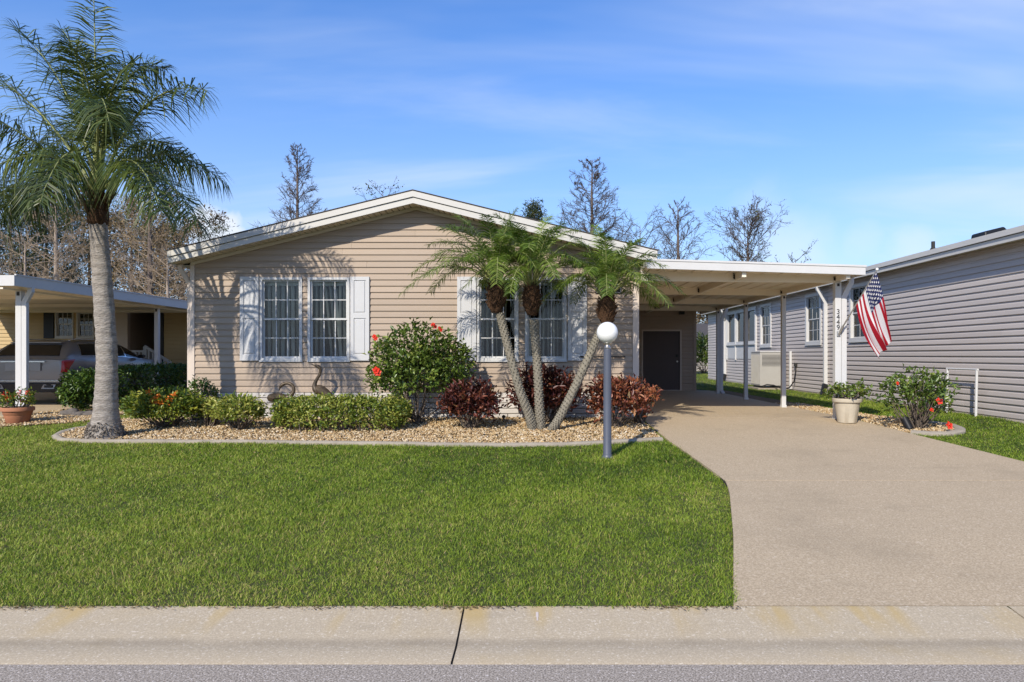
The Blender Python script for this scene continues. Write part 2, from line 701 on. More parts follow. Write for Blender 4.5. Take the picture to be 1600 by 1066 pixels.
d_ = cmath('ABSOLUTE', cmath('SUBTRACT', cmath('SUBTRACT', sp_.outputs[1], 3.78), cmath('MULTIPLY', nz_.outputs['Fac'], 0.03)), 0.0)
mr_ = nt_.nodes.new('ShaderNodeMapRange')
mr_.interpolation_type = 'SMOOTHSTEP'
mr_.inputs['From Min'].default_value = 0.0
mr_.inputs['From Max'].default_value = 0.07
mr_.inputs['To Min'].default_value = 0.75
mr_.inputs['To Max'].default_value = 0.0
nt_.links.new(d_, mr_.inputs['Value'])
mx_ = nt_.nodes.new('ShaderNodeMix')
mx_.data_type = 'RGBA'
nt_.links.new(cmath('MULTIPLY', mr_.outputs[0], nz_.outputs['Fac']), mx_.inputs['Factor'])
nt_.links.new(src_, mx_.inputs['A'])
mx_.inputs['B'].default_value = (0.16, 0.135, 0.105, 1)
# yellow mineral streaks left by the sprinklers, running down to the gutter
mp_ = nt_.nodes.new('ShaderNodeMapping')
mp_.inputs['Scale'].default_value = (1.9, 0.35, 1)
mp_.inputs['Rotation'].default_value = (0, 0, 0.5)
nt_.links.new(tc_.outputs['Object'], mp_.inputs[0])
n2_ = nt_.nodes.new('ShaderNodeTexNoise')
n2_.inputs['Scale'].default_value = 1.8
n2_.inputs['Detail'].default_value = 4
nt_.links.new(mp_.outputs[0], n2_.inputs['Vector'])
r2_ = nt_.nodes.new('ShaderNodeMapRange')
r2_.interpolation_type = 'SMOOTHSTEP'
r2_.inputs['From Min'].default_value = 0.53
r2_.inputs['From Max'].default_value = 0.70
r2_.inputs['To Max'].default_value = 0.7
nt_.links.new(n2_.outputs['Fac'], r2_.inputs['Value'])
r3_ = nt_.nodes.new('ShaderNodeMapRange')
r3_.inputs['From Min'].default_value = 3.82
r3_.inputs['From Max'].default_value = 4.1
nt_.links.new(sp_.outputs[1], r3_.inputs['Value'])
m2_ = nt_.nodes.new('ShaderNodeMix')
m2_.data_type = 'RGBA'
nt_.links.new(cmath('MULTIPLY', r2_.outputs[0], r3_.outputs[0]), m2_.inputs['Factor'])
nt_.links.new(mx_.outputs['Result'], m2_.inputs['A'])
m2_.inputs['B'].default_value = (0.47, 0.33, 0.12, 1)
nt_.links.new(m2_.outputs['Result'], b_.inputs['Base Color'])
M['joint'] = mat('dark_joint', (0.035, 0.03, 0.025), 0.95)
M['ground'] = mat('lawn_soil', (0.055, 0.085, 0.018), 0.95, noise=[(1.2, 0.6), (45, 0.7)], col2=(0.10, 0.085, 0.035), bump=(70, 0.8, 0.03))
M['grass'] = ramp_mat('grass_blades', [(0, (0.026, 0.060, 0.008)), (0.30, (0.135, 0.220, 0.017)), (0.60, (0.295, 0.39, 0.038)),
                                      (0.82, (0.40, 0.40, 0.09)), (1, (0.50, 0.36, 0.17))], 0.5, 0.3)
M['pebble'] = ramp_mat('river_pebble', [(0, (0.10, 0.06, 0.035)), (0.25, (0.29, 0.18, 0.085)), (0.55, (0.47, 0.325, 0.155)), (0.8, (0.58, 0.46, 0.29)),
                                       (1, (0.68, 0.60, 0.47))], 0.75, 0)
M['gravel_base'] = mat('gravel_bed', (0.28, 0.19, 0.10), 0.95, noise=[(30, 0.8), (90, 0.7)], bump=(60, 1.0, 0.03))
M['palm_leaf'] = ramp_mat('palm_leaflet', [(0, (0.024, 0.044, 0.011)), (0.45, (0.082, 0.115, 0.020)), (0.8, (0.19, 0.21, 0.035)), (1, (0.22, 0.19, 0.06))], 0.42, 0.25, 0.4)
M['date_leaf'] = ramp_mat('date_palm_leaflet', [(0, (0.04, 0.085, 0.010)), (0.45, (0.13, 0.205, 0.024)), (0.8, (0.28, 0.345, 0.06)), (1, (0.34, 0.29, 0.11))], 0.42, 0.38, 0.4)
M['rachis'] = mat('frond_stem', (0.24, 0.26, 0.09), 0.5)
def ring_bark(name):
    m = mat(name, (0.46, 0.41, 0.355), 0.9, noise=[(3, 0.45), (9, 0.75)], bump=(14, 0.9, 0.03), stretch=(1.3, 1.3, 5.5))
    nt = m.node_tree
    b = nt.nodes['Principled BSDF']
    tcn = nt.nodes.new('ShaderNodeTexCoord')
    wv = nt.nodes.new('ShaderNodeTexWave')
    wv.wave_type, wv.bands_direction = 'BANDS', 'Z'
    wv.inputs['Scale'].default_value = 2.2
    wv.inputs['Distortion'].default_value = 3.5
    wv.inputs['Detail'].default_value = 4
    wv.inputs['Detail Scale'].default_value = 2.2
    nt.links.new(tcn.outputs['Object'], wv.inputs['Vector'])
    mr = nt.nodes.new('ShaderNodeMapRange')
    mr.inputs['From Min'].default_value = 0.5
    mr.inputs['From Max'].default_value = 0.95
    mr.inputs['To Max'].default_value = 0.32
    nt.links.new(wv.outputs['Fac'], mr.inputs['Value'])
    mx = nt.nodes.new('ShaderNodeMix')
    mx.data_type = 'RGBA'
    nt.links.new(mr.outputs[0], mx.inputs['Factor'])
    nt.links.new(b.inputs['Base Color'].links[0].from_socket, mx.inputs['A'])
    mx.inputs['B'].default_value = (0.13, 0.105, 0.085, 1)
    nt.links.new(mx.outputs['Result'], b.inputs['Base Color'])
    return m


M['palm_bark'] = ring_bark('palm_bark')
M['root_fibre'] = mat('root_fibre', (0.24, 0.205, 0.17), 0.9, noise=[(5, 0.5), (22, 0.6)], bump=(30, 0.8, 0.02), stretch=(1, 1, 2.5))
M['date_bark'] = mat('date_palm_bark', (0.30, 0.27, 0.21), 0.9, noise=[(14, 0.6), (50, 0.5)], bump=(60, 0.7, 0.01))
M['boot'] = mat('palm_boot_fibre', (0.10, 0.052, 0.026), 0.95, noise=[(14, 0.6), (40, 0.6)], bump=(50, 0.9, 0.02))
M['bark'] = mat('tree_bark', (0.16, 0.125, 0.105), 0.95, noise=[(4, 0.5)], bump=(18, 0.8, 0.04))
M['bark_light'] = mat('pale_tree_bark', (0.36, 0.29, 0.23), 0.95, noise=[(4, 0.4)])
M['twig'] = mat('bare_twigs', (0.10, 0.078, 0.07), 0.95)
M['twig_tan'] = mat('tan_twigs', (0.34, 0.26, 0.18), 0.95)
M['stem'] = mat('shrub_stem', (0.14, 0.11, 0.085), 0.9)
M['hedge'] = ramp_mat('hedge_leaf', [(0, (0.02, 0.05, 0.008)), (0.5, (0.065, 0.13, 0.018)), (1, (0.17, 0.24, 0.035))], 0.4, 0.25, 0.5)
M['ixora'] = ramp_mat('ixora_leaf', [(0, (0.025, 0.06, 0.008)), (0.4, (0.09, 0.155, 0.017)), (0.75, (0.27, 0.30, 0.035)), (1, (0.48, 0.43, 0.055))], 0.4, 0.3, 0.5)
M['varieg'] = ramp_mat('variegated_leaf', [(0, (0.035, 0.075, 0.010)), (0.32, (0.13, 0.20, 0.024)), (0.60, (0.36, 0.39, 0.065)), (1, (0.58, 0.52, 0.16))], 0.4, 0.3, 0.5)
M['hibiscus'] = ramp_mat('hibiscus_leaf', [(0, (0.035, 0.07, 0.012)), (0.5, (0.11, 0.175, 0.027)), (0.8, (0.23, 0.29, 0.05)), (0.96, (0.34, 0.36, 0.10)), (1, (0.45, 0.42, 0.06))], 0.35, 0.25, 0.6)
M['croton'] = ramp_mat('copper_leaf', [(0, (0.018, 0.010, 0.010)), (0.45, (0.075, 0.020, 0.016)), (0.75, (0.19, 0.052, 0.030)), (0.92, (0.33, 0.13, 0.06)), (1, (0.10, 0.12, 0.03))], 0.4, 0.25, 0.5)
M['croton_light'] = ramp_mat('orange_copper_leaf', [(0, (0.03, 0.014, 0.012)), (0.4, (0.13, 0.035, 0.022)), (0.7, (0.34, 0.11, 0.05)), (0.92, (0.50, 0.27, 0.13)), (1, (0.14, 0.15, 0.04))], 0.4, 0.25, 0.5)
M['red_flower'] = mat('red_petal', (0.62, 0.035, 0.015), 0.5)
M['orange_flower'] = mat('orange_petal', (0.65, 0.17, 0.02), 0.5)
M['brown_leaf'] = ramp_mat('rust_leaf', [(0, (0.08, 0.055, 0.03)), (0.5, (0.19, 0.13, 0.06)), (1, (0.28, 0.21, 0.09))], 0.7, 0.3)
M['pine_leaf'] = ramp_mat('pine_needle', [(0, (0.022, 0.038, 0.016)), (0.6, (0.06, 0.085, 0.028)), (1, (0.16, 0.155, 0.045))], 0.6, 0.25)

# ------------------------------------------------------------------ the ground, the street, the driveways
def sheet(name, xs, ys, zf, material, kind='structure', parent=None):
    V, Q = [], []
    for y in ys:
        for x in xs:
            V.append((x, y, zf(x, y)))
    nx = len(xs)
    for j in range(len(ys) - 1):
        for i in range(nx - 1):
            Q.append((j * nx + i, j * nx + i + 1, (j + 1) * nx + i + 1, (j + 1) * nx + i))
    me = bpy.data.meshes.new(name)
    me.from_pydata(V, [], Q)
    me.materials.append(material)
    o = bpy.data.objects.new(name, me)
    link(o, parent)
    if kind:
        o['kind'] = kind
    return o


def ground_z(x, y):
    if y < -4.1:
        return 0.03
    if y < 4.17:
        return -0.12
    return gz(y)


sheet('ground', [-900, -60, -20, 0, 20, 60, 900], [-900, -60, -4.1, -4.09, 4.16, 4.18, 6, 8, 10, 12.4, 16, 40, 100, 900], ground_z, M['ground'])
sheet('road', [-400, -40, -10, 0, 10, 40, 400], [-3.4, 0, 3.53], lambda x, y: 0.0, M['road'])

curb = empty('curb', (0, 3.9, 0))
curb['kind'] = 'structure'
prof = [(3.54, -0.10), (3.54, -0.006), (3.555, 0.0), (3.74, -0.004), (3.775, -0.004), (3.81, 0.003), (3.95, 0.020), (4.10, 0.040), (4.17, 0.050), (4.205, 0.054), (4.205, -0.10)]
cuts = [-40.5, -30.5, -20.5, -13.8, -10.46, -7.11, -3.765, -0.42, 2.925, 6.27, 9.6, 12.95, 22, 32, 42]
for a, b in zip(cuts[:-1], cuts[1:]):
    mb = MB()
    n = max(2, int((b - a) / 0.35))
    lean = 0.0
    mb.extrude([(a + 0.006, y, z) for (y, z) in prof], (b - a - 0.012, 0, 0))
    mb.build('curb_slab', M['curb'], curb, smooth='auto')
mb = MB()
mb.extrude([(-60, y, z - 0.012) for (y, z) in prof], (120, 0, 0))
mb.build('joint_filler', M['joint'], curb)

pm = MB()
for (x0, x1, ya, yb) in ((0.02, 0.036, 4.07, 4.13), (0.024, 0.034, 4.03, 4.0699)):
    zz = lambda y: float(np.interp(y, [p[0] for p in prof[1:-1]], [p[1] for p in prof[1:-1]])) + 0.002
    pm.add([(x0, ya, zz(ya)), (x1, ya, zz(ya)), (x1, yb, zz(yb)), (x0, yb, zz(yb))], [(0, 1, 2, 3)])
pm.build('paint_mark', M['trim'], curb)

DRV = 0.03


def slab(name, left, right, y0, y1, n, parent, material, lift=DRV):
    """a ground slab between two edge curves x = left(y), right(y)"""
    mb = MB()
    ys = [y0 + (y1 - y0) * k / n for k in range(n + 1)]
    V = []
    for y in ys:
        l, r = left(y), right(y)
        lf = lift * min(1, 0.15 + max(0, y - 4.2) / 1.5)
        V += [(l, y, gz(y) + lf), (r, y, gz(y) + lf), (r, y, gz(y) - 0.06), (l, y, gz(y) - 0.06)]
    Q = []
    for k in range(n):
        a, b = 4 * k, 4 * k + 4
        for i in range(4):
            j = (i + 1) % 4
            Q.append((a + i, a + j, b + j, b + i))
    Q += [(0, 1, 2, 3), (4 * n + 3, 4 * n + 2, 4 * n + 1, 4 * n)]
    mb.add(V, Q)
    return mb.build(name, material, parent)


def interp(pts):
    ys = [p[0] for p in pts]
    xs = [p[1] for p in pts]
    return lambda y: float(np.interp(y, ys, xs))


dr_l = interp([(4.2, 1.236), (5.5, 1.62), (7.0, 2.02), (7.44, 2.10), (8.2, 2.08), (10.03, 1.985), (12.3, 1.96), (26, 1.96)])
dr_r = interp([(4.2, 7.3), (6.5, 6.45), (8.45, 6.08), (10.6, 5.86), (13, 5.66), (26, 5.62)])
driveway = empty('driveway', (4, 8, gz(8)))
driveway['kind'] = 'structure'
for (a, b, n) in ((4.211, 7.43, 12), (7.444, 12.395, 14), (12.405, 16.9, 4), (16.91, 21.75, 4)):
    slab('concrete_slab', dr_l, dr_r, a, b, n, driveway, M['driveway'])
slab('joint_filler', lambda y: dr_l(y) + .01, lambda y: dr_r(y) - .01, 4.21, 21.7, 30, driveway, M['joint'], DRV - 0.008)

left_drive = empty('neighbouring_driveway', (-12, 8, gz(8)))
left_drive['kind'] = 'structure'
for (a, b) in ((4.211, 8.3), (8.31, 12.395), (12.405, 20.8)):
    slab('concrete_slab', lambda y: -15.2, lambda y: -9.75, a, b, 6, left_drive, M['driveway'])

# ------------------------------------------------------------------ planting beds: base sheets (pebbles come later)
edge_px = [(150, 668), (118, 672), (96, 678), (86, 684), (96, 689.5), (140, 692), (220, 692), (400, 693), (560, 695), (680, 697), (780, 698), (880, 697), (960, 693), (1010, 690), (1034, 689)]
edge_pts = [G(*p) for p in edge_px]
bed_poly = [(p.x, p.y) for p in edge_pts] + [(1.93, 12.35), (-6.2, 12.35), (-7.5, 12.2), (edge_pts[0].x, edge_pts[0].y)]
right_bed = [(5.86, 10.75), (6.25, 10.55), (6.75, 10.75), (7.0, 11.25), (6.75, 11.9), (6.45, 12.6), (6.3, 14), (6.25, 22), (5.64, 22), (5.66, 13), (5.8, 11.3)]
left_bed = [(-9.72, 11.2), (-8.9, 11.35), (-8.0, 11.75), (-7.7, 12.3), (-7.9, 13.2), (-8.2, 14), (-8.2, 20), (-9.72, 20)]
BEDS = {'front': bed_poly, 'right': right_bed, 'left': left_bed}


def poly_sheet(name, poly, lift, material):
    bm = bmesh.new()
    vs_ = [bm.verts.new((x, y, 0)) for (x, y) in poly]
    bm.faces.new(vs_)
    bmesh.ops.triangulate(bm, faces=bm.faces[:])
    for _ in range(3):
        bmesh.ops.subdivide_edges(bm, edges=[e for e in bm.edges if e.calc_length() > 0.5], cuts=1)
        bmesh.ops.triangulate(bm, faces=bm.faces[:])
    for v in bm.verts:
        v.co.z = gz(v.co.y) + lift
    bmesh.ops.recalc_face_normals(bm, faces=bm.faces[:])
    me = bpy.data.meshes.new(name)
    bm.to_mesh(me)
    bm.free()
    me.materials.append(material)
    o = bpy.data.objects.new(name, me)
    link(o)
    o['kind'] = 'structure'
    return o


for nm, pl in BEDS.items():
    poly_sheet('planting_bed', pl, 0.012, M['gravel_base'])


def edging(name, pts, label, w=0.11, h=0.05):
    mb = MB()
    pts = [Vector(p) for p in pts]
    V, Q = [], []
    for i, p in enumerate(pts):
        d = (pts[min(i + 1, len(pts) - 1)] - pts[max(i - 1, 0)])
        d.z = 0
        d.normalize()
        s = Vector((d.y, -d.x, 0))
        ww = w * random.uniform(0.9, 1.1)
        hh = h * random.uniform(0.9, 1.1)
        for (a, z) in ((-.5, -.05), (-.5, hh * .75), (-.25, hh), (.2, hh), (.5, hh * .6), (.5, -.05)):
            q = p + s * a * ww
            V.append((q.x, q.y, gz(q.y) + z))
    for i in range(len(pts) - 1):
        for k in range(6):
            Q.append((i * 6 + k, i * 6 + (k + 1) % 6, i * 6 + 6 + (k + 1) % 6, i * 6 + 6 + k))
    Q += [tuple(range(6)), tuple(len(V) - 6 + k for k in range(6))[::-1]]
    mb.add(V, Q)
    o = mb.build(name, M['edging'], None, smooth='auto')
    return tag(o, label, 'edging')


def resample(pts, step):
    out = [Vector(pts[0])]
    for a, b in zip(pts[:-1], pts[1:]):
        a, b = Vector(a), Vector(b)
        n = max(1, int((b - a).length / step))
        for k in range(1, n + 1):
            out.append(a.lerp(b, k / n))
    return out


edging('bed_edging', resample(edge_pts, 0.25), 'low curved concrete edging between the front lawn and the gravel bed')
edging('bed_edging', resample([Vector((x, y, gz(y))) for (x, y) in ((5.95, 10.72), (6.15, 10.56), (6.45, 10.58), (6.75, 10.78), (6.95, 11.1), (6.98, 11.35), (6.85, 11.7))], 0.15),
       'short arc of grey edging stone round the bush right of the driveway', 0.16, 0.06)


# ------------------------------------------------------------------ house building blocks
def T_front(Yw):
    return lambda u, w, z: (u, Yw - w, z)


def T_right(Xw):      # a wall that faces -X; u = -Y
    return lambda u, w, z: (Xw - w, -u, z)


SID = ((0.0, 0.020), (0.06, 0.021), (0.60, 0.014), (0.74, 0.004), (1.0, 0.002))


def siding(parent, T, u0, u1, z0, z1, row, holes, material, lim=None, joined=False, deep=1.0):
    ts = [t for t, _ in SID]
    os_ = [o for _, o in SID]
    n = int(math.ceil((z1 - z0) / row - 1e-6))
    all_mb = MB(T)
    for k in range(n):
        za, zb = z0 + k * row, min(z1, z0 + (k + 1) * row)
        pieces = [(u0, u1, za, zb)]
        for (a, b, c, d) in holes:
            nx = []
            for (p, q, e, f) in pieces:
                if b <= p or a >= q or d <= e or c >= f:
                    nx.append((p, q, e, f))
                    continue
                if p < a:
                    nx.append((p, a, e, f))
                if b < q:
                    nx.append((b, q, e, f))
                if e < c:
                    nx.append((max(p, a), min(q, b), e, c))
                if d < f:
                    nx.append((max(p, a), min(q, b), d, f))
            pieces = nx
        if not joined:      # panels come in lengths: a hair-thin seam where two meet
            nx = []
            for (p, q, e, f) in pieces:
                while q - p > 3.4:
                    c_ = p + random.uniform(1.6, 3.2)
                    nx.append((p, c_ - 0.0012, e, f))
                    p = c_ + 0.0012
                nx.append((p, q, e, f))
            pieces = nx
        for (p, q, e, f) in pieces:
            if f - e < 0.008:
                continue
            zz = [e] + [za + t * row for t in ts if e + 1e-4 < za + t * row < f - 1e-4] + [f]
            sec = [(-0.004, e)] + [(float(np.interp((z - za) / row, ts, os_)) * deep, z) for z in zz] + [(-0.004, f)]
            L, R = [], []
            for (w, z) in sec:
                a, b = p, q
                if lim:
                    la, lb = lim(z)
                    a, b = max(a, la), min(b, lb)
                    if b < a:
                        a = b = (a + b) / 2
                L.append((a, w, z))
                R.append((b, w, z))
            if max(abs(l[0] - r[0]) for l, r in zip(L, R)) < 0.02:
                continue
            m = len(sec)
            mb = all_mb if joined else MB(T)
            mb.add(L + R, [tuple(range(m)), tuple(range(2 * m - 1, m - 1, -1))] + [(i, (i + 1) % m, m + (i + 1) % m, m + i) for i in range(m)])
            if not joined:
                mb.build('siding_board', material, parent)
    if joined:
        return all_mb.build('siding', material, parent)


def wall_rects(mb, u0, u1, w0, w1, z0, z1, holes):
    us = sorted({u0, u1} | {x for h in holes for x in h[:2] if u0 < x < u1})
    for a, b in zip(us[:-1], us[1:]):
        mid = (a + b) / 2
        spans = sorted((h[2], h[3]) for h in holes if h[0] < mid < h[1])
        z = z0
        for (c, d) in spans:
            if c > z:
                mb.box(a, b, w0, w1, z, c)
            z = max(z, d)
        if z < z1:
            mb.box(a, b, w0, w1, z, z1)


def window(parent, T, u0, u1, z0, z1, cols=3, rows=2, fr=0.05, proud=0.035, lower_grid=True):
    """double-hung window: frame, two sashes, glass, grid bars"""
    mb = MB(T)
    mb.ring(u0 - 0.002, u1 + 0.002, -0.09, proud, z0 - 0.002, z1 + 0.002, fr * 0.85)
    mb.box(u0 - 0.012, u1 + 0.012, 0.0225, proud + 0.012, z0 - 0.028, z0 - 0.004)
    wobj = mb.build('window', M['white'], parent)
    a, b = u0 + fr * 0.8, u1 - fr * 0.8
    zm = (z0 + z1) / 2
    for (lo, hi, w, gr) in ((z0 + fr * 0.8, zm + 0.018, -0.03, lower_grid), (zm - 0.018, z1 - fr * 0.8, -0.008, True)):
        mb = MB(T)
        mb.ring(a, b, w - 0.02, w, lo, hi, 0.03)
        mb.build('sash', M['white'], wobj)
        mb = MB(T)
        mb.box(a + 0.028, b - 0.028, w - 0.013, w - 0.009, lo + 0.028, hi - 0.028)
        mb.build('pane', M['glass'], wobj)
        if gr:
            for c in range(1, cols):
                u = a + 0.03 + (b - a - 0.06) * c / cols
                mb = MB(T)
                mb.box(u - 0.008, u + 0.008, w - 0.0085, w - 0.003, lo + 0.029, hi - 0.029)
                mb.build('muntin', M['white'], wobj)
            for r in range(1, rows):
                z = lo + 0.03 + (hi - lo - 0.06) * r / rows
                mb = MB(T)
                mb.box(a + 0.029, b - 0.029, w - 0.0083, w - 0.002, z - 0.008, z + 0.008)
                mb.build('muntin', M['white'], wobj)
    return wobj


def shutter(parent, T, u0, u1, z0, z1):
    mb = MB(T)
    mb.box(u0, u1, 0.012, 0.036, z0, z1)
    s = mb.build('shutter', M['shutter'], parent)
    sw, zm = 0.062, z0 + (z1 - z0) * 0.535
    # stiles and rails stand proud, so each panel lies in a shadowed groove
    mb = MB(T)
    mb.box(u0, u0 + sw, 0.0362, 0.052, z0, z1)
    mb.box(u1 - sw, u1, 0.0362, 0.052, z0, z1)
    for (a, b) in ((z0, z0 + 0.11), (zm - 0.045, zm + 0.045), (z1 - 0.065, z1)):
        mb.box(u0 + sw, u1 - sw, 0.0362, 0.052, a, b)
    mb.build('stile_frame', M['shutter'], s)
    for (a, b) in ((z0 + 0.11, zm - 0.045), (zm + 0.045, z1 - 0.065)):
        mb = MB(T)
        g = 0.014
        p0, p1, q0, q1 = u0 + sw + g, u1 - sw - g, a + g, b - g
        i = 0.012
        mb.add([(p0, .0362, q0), (p1, .0362, q0), (p1, .0362, q1), (p0, .0362, q1), (p0 + i, .05, q0 + i), (p1 - i, .05, q0 + i), (p1 - i, .05, q1 - i), (p0 + i, .05, q1 - i)],
               [(0, 1, 2, 3), (4, 5, 6, 7), (0, 1, 5, 4), (1, 2, 6, 5), (2, 3, 7, 6), (3, 0, 4, 7)])
        mb.build('raised_panel', M['shutter'], s)
    return s


def downspout(name, parent, pts, w=0.085, material=None):
    mb = MB()
    pts = [Vector(p) for p in pts]
    for a, b in zip(pts[:-1], pts[1:]):
        d = (b - a).normalized() * 0.02
        mb.bar(a - d, b + d, w, w * 0.8, (0, 1, 0.01))
    return mb.build(name, material or M['white'], parent)


# ------------------------------------------------------------------ the main house
S = 12.4 / F
YW = 12.4
HX0, HX1 = -6.183, 1.918
XC = -2.1
def zx(py):
    return H + (VY - py) * S
def ux(px):
    return (px - VX) * S
ZU = H + 2.684
SL = 0.246
def zu(x):
    return ZU - SL * abs(x - XC)

house = empty('house', (XC, 18, gz(18)), 'taupe lap-sided house with white shutters and a low white-trimmed gable roof', 'house')
Tf = T_front(YW)
win_px = [(407, 472.5), (481.7, 546.7), (745.6, 810), (820.5, 885)]
WZ0, WZ1 = zx(563), zx(434)
wins = [(ux(a), ux(b), WZ0, WZ1) for a, b in win_px]
ZS = zx(613)     # top of the skirting
mb = MB(Tf)
wall_rects(mb, HX0, HX1, -0.10, -0.005, ZS, zu(HX0), wins)
mb.add([(HX0, -0.005, zu(HX0)), (HX1, -0.005, zu(HX0)), (HX1, -0.005, zu(HX1)), (XC, -0.005, ZU), (HX0, -0.10, zu(HX0)), (HX1, -0.10, zu(HX0)), (HX1, -0.10, zu(HX1)), (XC, -0.10, ZU)],
       [(0, 1, 2, 3), (4, 7, 6, 5), (0, 3, 7, 4), (3, 2, 6, 7), (0, 4, 5, 1)])
wall = mb.build('front_wall', M['taupe'], house)
siding(wall, Tf, HX0 + 0.05, HX1 - 0.06, ZS, ZU + 0.05, 0.1135, wins, M['taupe'],
       lim=lambda z: (XC - max(0, (ZU - z) / SL), XC + max(0, (ZU - z) / SL)))
# inside: a dim room behind the glass
mb = MB()
mb.box(HX0, HX0 + 0.1, 12.5, 26, ZS, zu(HX0))
mb.box(HX1 - 0.1, HX1, 12.5, 26, ZS, zu(HX1))
mb.box(HX0, HX1, 26, 26.1, ZS, zu(HX0))
mb.build('side_wall', M['taupe'], house)
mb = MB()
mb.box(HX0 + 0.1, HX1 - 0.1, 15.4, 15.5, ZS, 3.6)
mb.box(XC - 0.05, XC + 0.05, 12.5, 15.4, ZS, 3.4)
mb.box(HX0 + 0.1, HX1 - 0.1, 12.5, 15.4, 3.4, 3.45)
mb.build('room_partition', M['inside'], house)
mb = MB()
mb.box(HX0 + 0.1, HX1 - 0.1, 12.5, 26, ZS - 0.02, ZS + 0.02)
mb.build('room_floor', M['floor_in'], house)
for i, (a, b, c, d) in enumerate(wins):
    window(house, Tf, a, b, c, d)
for (a, b) in ((376.5, 405.6), (548.5, 577.8), (714.8, 744.4), (887, 916.6)):
    shutter(house, Tf, ux(a), ux(b), zx(563.5), zx(433))
# corner trims
for (a, b) in ((HX0 - 0.02, HX0 + 0.055), (HX1 - 0.10, HX1 + 0.012)):
    MB().box(a, b, YW - 0.032, YW + 0.06, ZS - 0.01, zu(a if a < XC else b) - 0.005).build('corner_trim', M['trim'], house)
# skirting of white blocks
mb = MB()
mb.box(HX0 + 0.01, HX1 - 0.01, YW + 0.004, YW + 0.1, gz(12.4) - 0.1, ZS - 0.004)
mb.box(HX0 + 0.01, HX0 + 0.1, YW + 0.1, 26, gz(12.4) - 0.1, ZS - 0.02)
mb.box(HX1 - 0.1, HX1 - 0.01, YW + 0.1, 26, gz(12.4) - 0.1, ZS - 0.02)
skirt = mb.build('skirting', M['mortar'], house)
rows = 5
rh = (ZS - gz(12.4)) / rows
blocks = {}
for r in range(rows):
    x = HX0 - 0.005 - (0.205 if r % 2 else 0)
    k = 0
    while x < HX1 - 0.01:
        a, b = max(x, HX0 - 0.005), min(x + 0.41, HX1 + 0.005)
        x += 0.41
        if b - a < 0.05:
            continue
        key = (round(b - a, 2), random.randint(0, 2))
        if key not in blocks:
            w, h = (b - a - 0.008) / 2, (rh - 0.009) / 2
            e = 0.006
            j = lambda: random.uniform(-0.004, 0.004)
            m_ = MB().add([(-w, 0, -h), (w, 0, -h), (w, 0, h), (-w, 0, h), (-w + e, -0.022 + j(), -h + e), (w - e, -0.022 + j(), -h + e), (w - e, -0.022 + j(), h - e), (-w + e, -0.022 + j(), h - e),
                           (-w, .03, -h), (w, .03, -h), (w, .03, h), (-w, .03, h)],
                          [(4, 5, 6, 7), (0, 1, 5, 4), (1, 2, 6, 5), (2, 3, 7, 6), (3, 0, 4, 7), (8, 9, 1, 0), (9, 10, 2, 1), (10, 11, 3, 2), (11, 8, 0, 3), (11, 10, 9, 8)])
            blocks[key] = m_.mesh('skirting_block', M['block'])
        o = bpy.data.objects.new('skirting_block', blocks[key])
        o.location = ((a + b) / 2, YW - 0.004 + random.uniform(-0.003, 0.003), gz(12.4) + rh * (r + 0.5) - 0.002)
        COL.objects.link(o)
        o.parent = skirt
        o.matrix_parent_inverse = world_matrix(skirt).inverted()

# roof: slab, fascia in two bands, drip edge, ribbed soffit
RX0, RX1 = -6.41, 2.19
RY0, RY1 = 12.0, 26.5


def gable_band(mb, y0, y1, lo, hi, xa=RX0, xb=RX1):
    for (x0, x1) in ((xa, XC), (XC, xb)):
        mb.extrude([(x0, y0, zu(x0) + lo), (x1, y0, zu(x1) + lo), (x1, y0, zu(x1) + hi), (x0, y0, zu(x0) + hi)], (0, y1 - y0, 0))


mb = MB()
gable_band(mb, RY0 + 0.03, RY1, 0.03, 0.205)
roof = mb.build('roof', M['shingle'], house)
for (lo, hi, y0, nm) in ((-0.012, 0.088, RY0 - 0.005, 'lower_fascia'), (0.098, 0.198, RY0 - 0.03, 'upper_fascia')):
    mb = MB()
    gable_band(mb, y0, RY0 + 0.028, lo, hi)
    mb.build(nm, M['fascia'], roof)
mb = MB()
gable_band(mb, RY0 - 0.04, RY0 + 0.4, 0.207, 0.222, RX0 - 0.02, RX1 + 0.02)
mb.build('drip_edge', M['shingle'], roof)
mb = MB()
for sx in (-1, 1):
    x = XC
    while abs(x - XC) < 4.25:
        x2 = x + sx * 0.105
        mb.extrude([(x, RY0 + 0.03, zu(x) + 0.004), (x2 - sx * 0.02, RY0 + 0.03, zu(x2) + 0.008), (x2 - sx * 0.02, RY0 + 0.03, zu(x2) + 0.028), (x, RY0 + 0.03, zu(x) + 0.028)], (0, YW - RY0 - 0.03, 0))
        x = x2
mb.build('soffit', M['soffit'], roof)
mb = MB()
gable_band(mb, YW - 0.05, YW - 0.02, -0.055, 0.0, HX0, HX1)
mb.build('rake_trim', M['soffit'], roof)
# eaves along the two long sides: fascia and soffit return
for (x0, x1) in ((RX0 - 0.0, HX0), (HX1, RX1)):
    mb = MB()
    xa = RX0 if x0 < XC else RX1
    mb.box(xa - 0.012, xa + 0.012, RY0 + 0.03, RY1, zu(xa) - 0.012, zu(xa) + 0.19)
    mb.box(min(x0, x1), max(x0, x1), YW - 0.001, RY1, zu(xa) - 0.006, zu(xa) + 0.01)
    mb.build('eave_fascia', M['fascia'], roof)
downspout('downspout', house, [(RX0 + 0.06, YW - 0.1, zu(RX0) - 0.01), (RX0 + 0.07, YW - 0.08, zu(RX0) - 0.09), (HX0 - 0.055, YW + 0.03, zu(RX0) - 0.32), (HX0 - 0.055, YW + 0.03, gz(12.4) + 0.12), (HX0 - 0.09, YW - 0.16, gz(12.4) + 0.05)], 0.07, M['trim'])

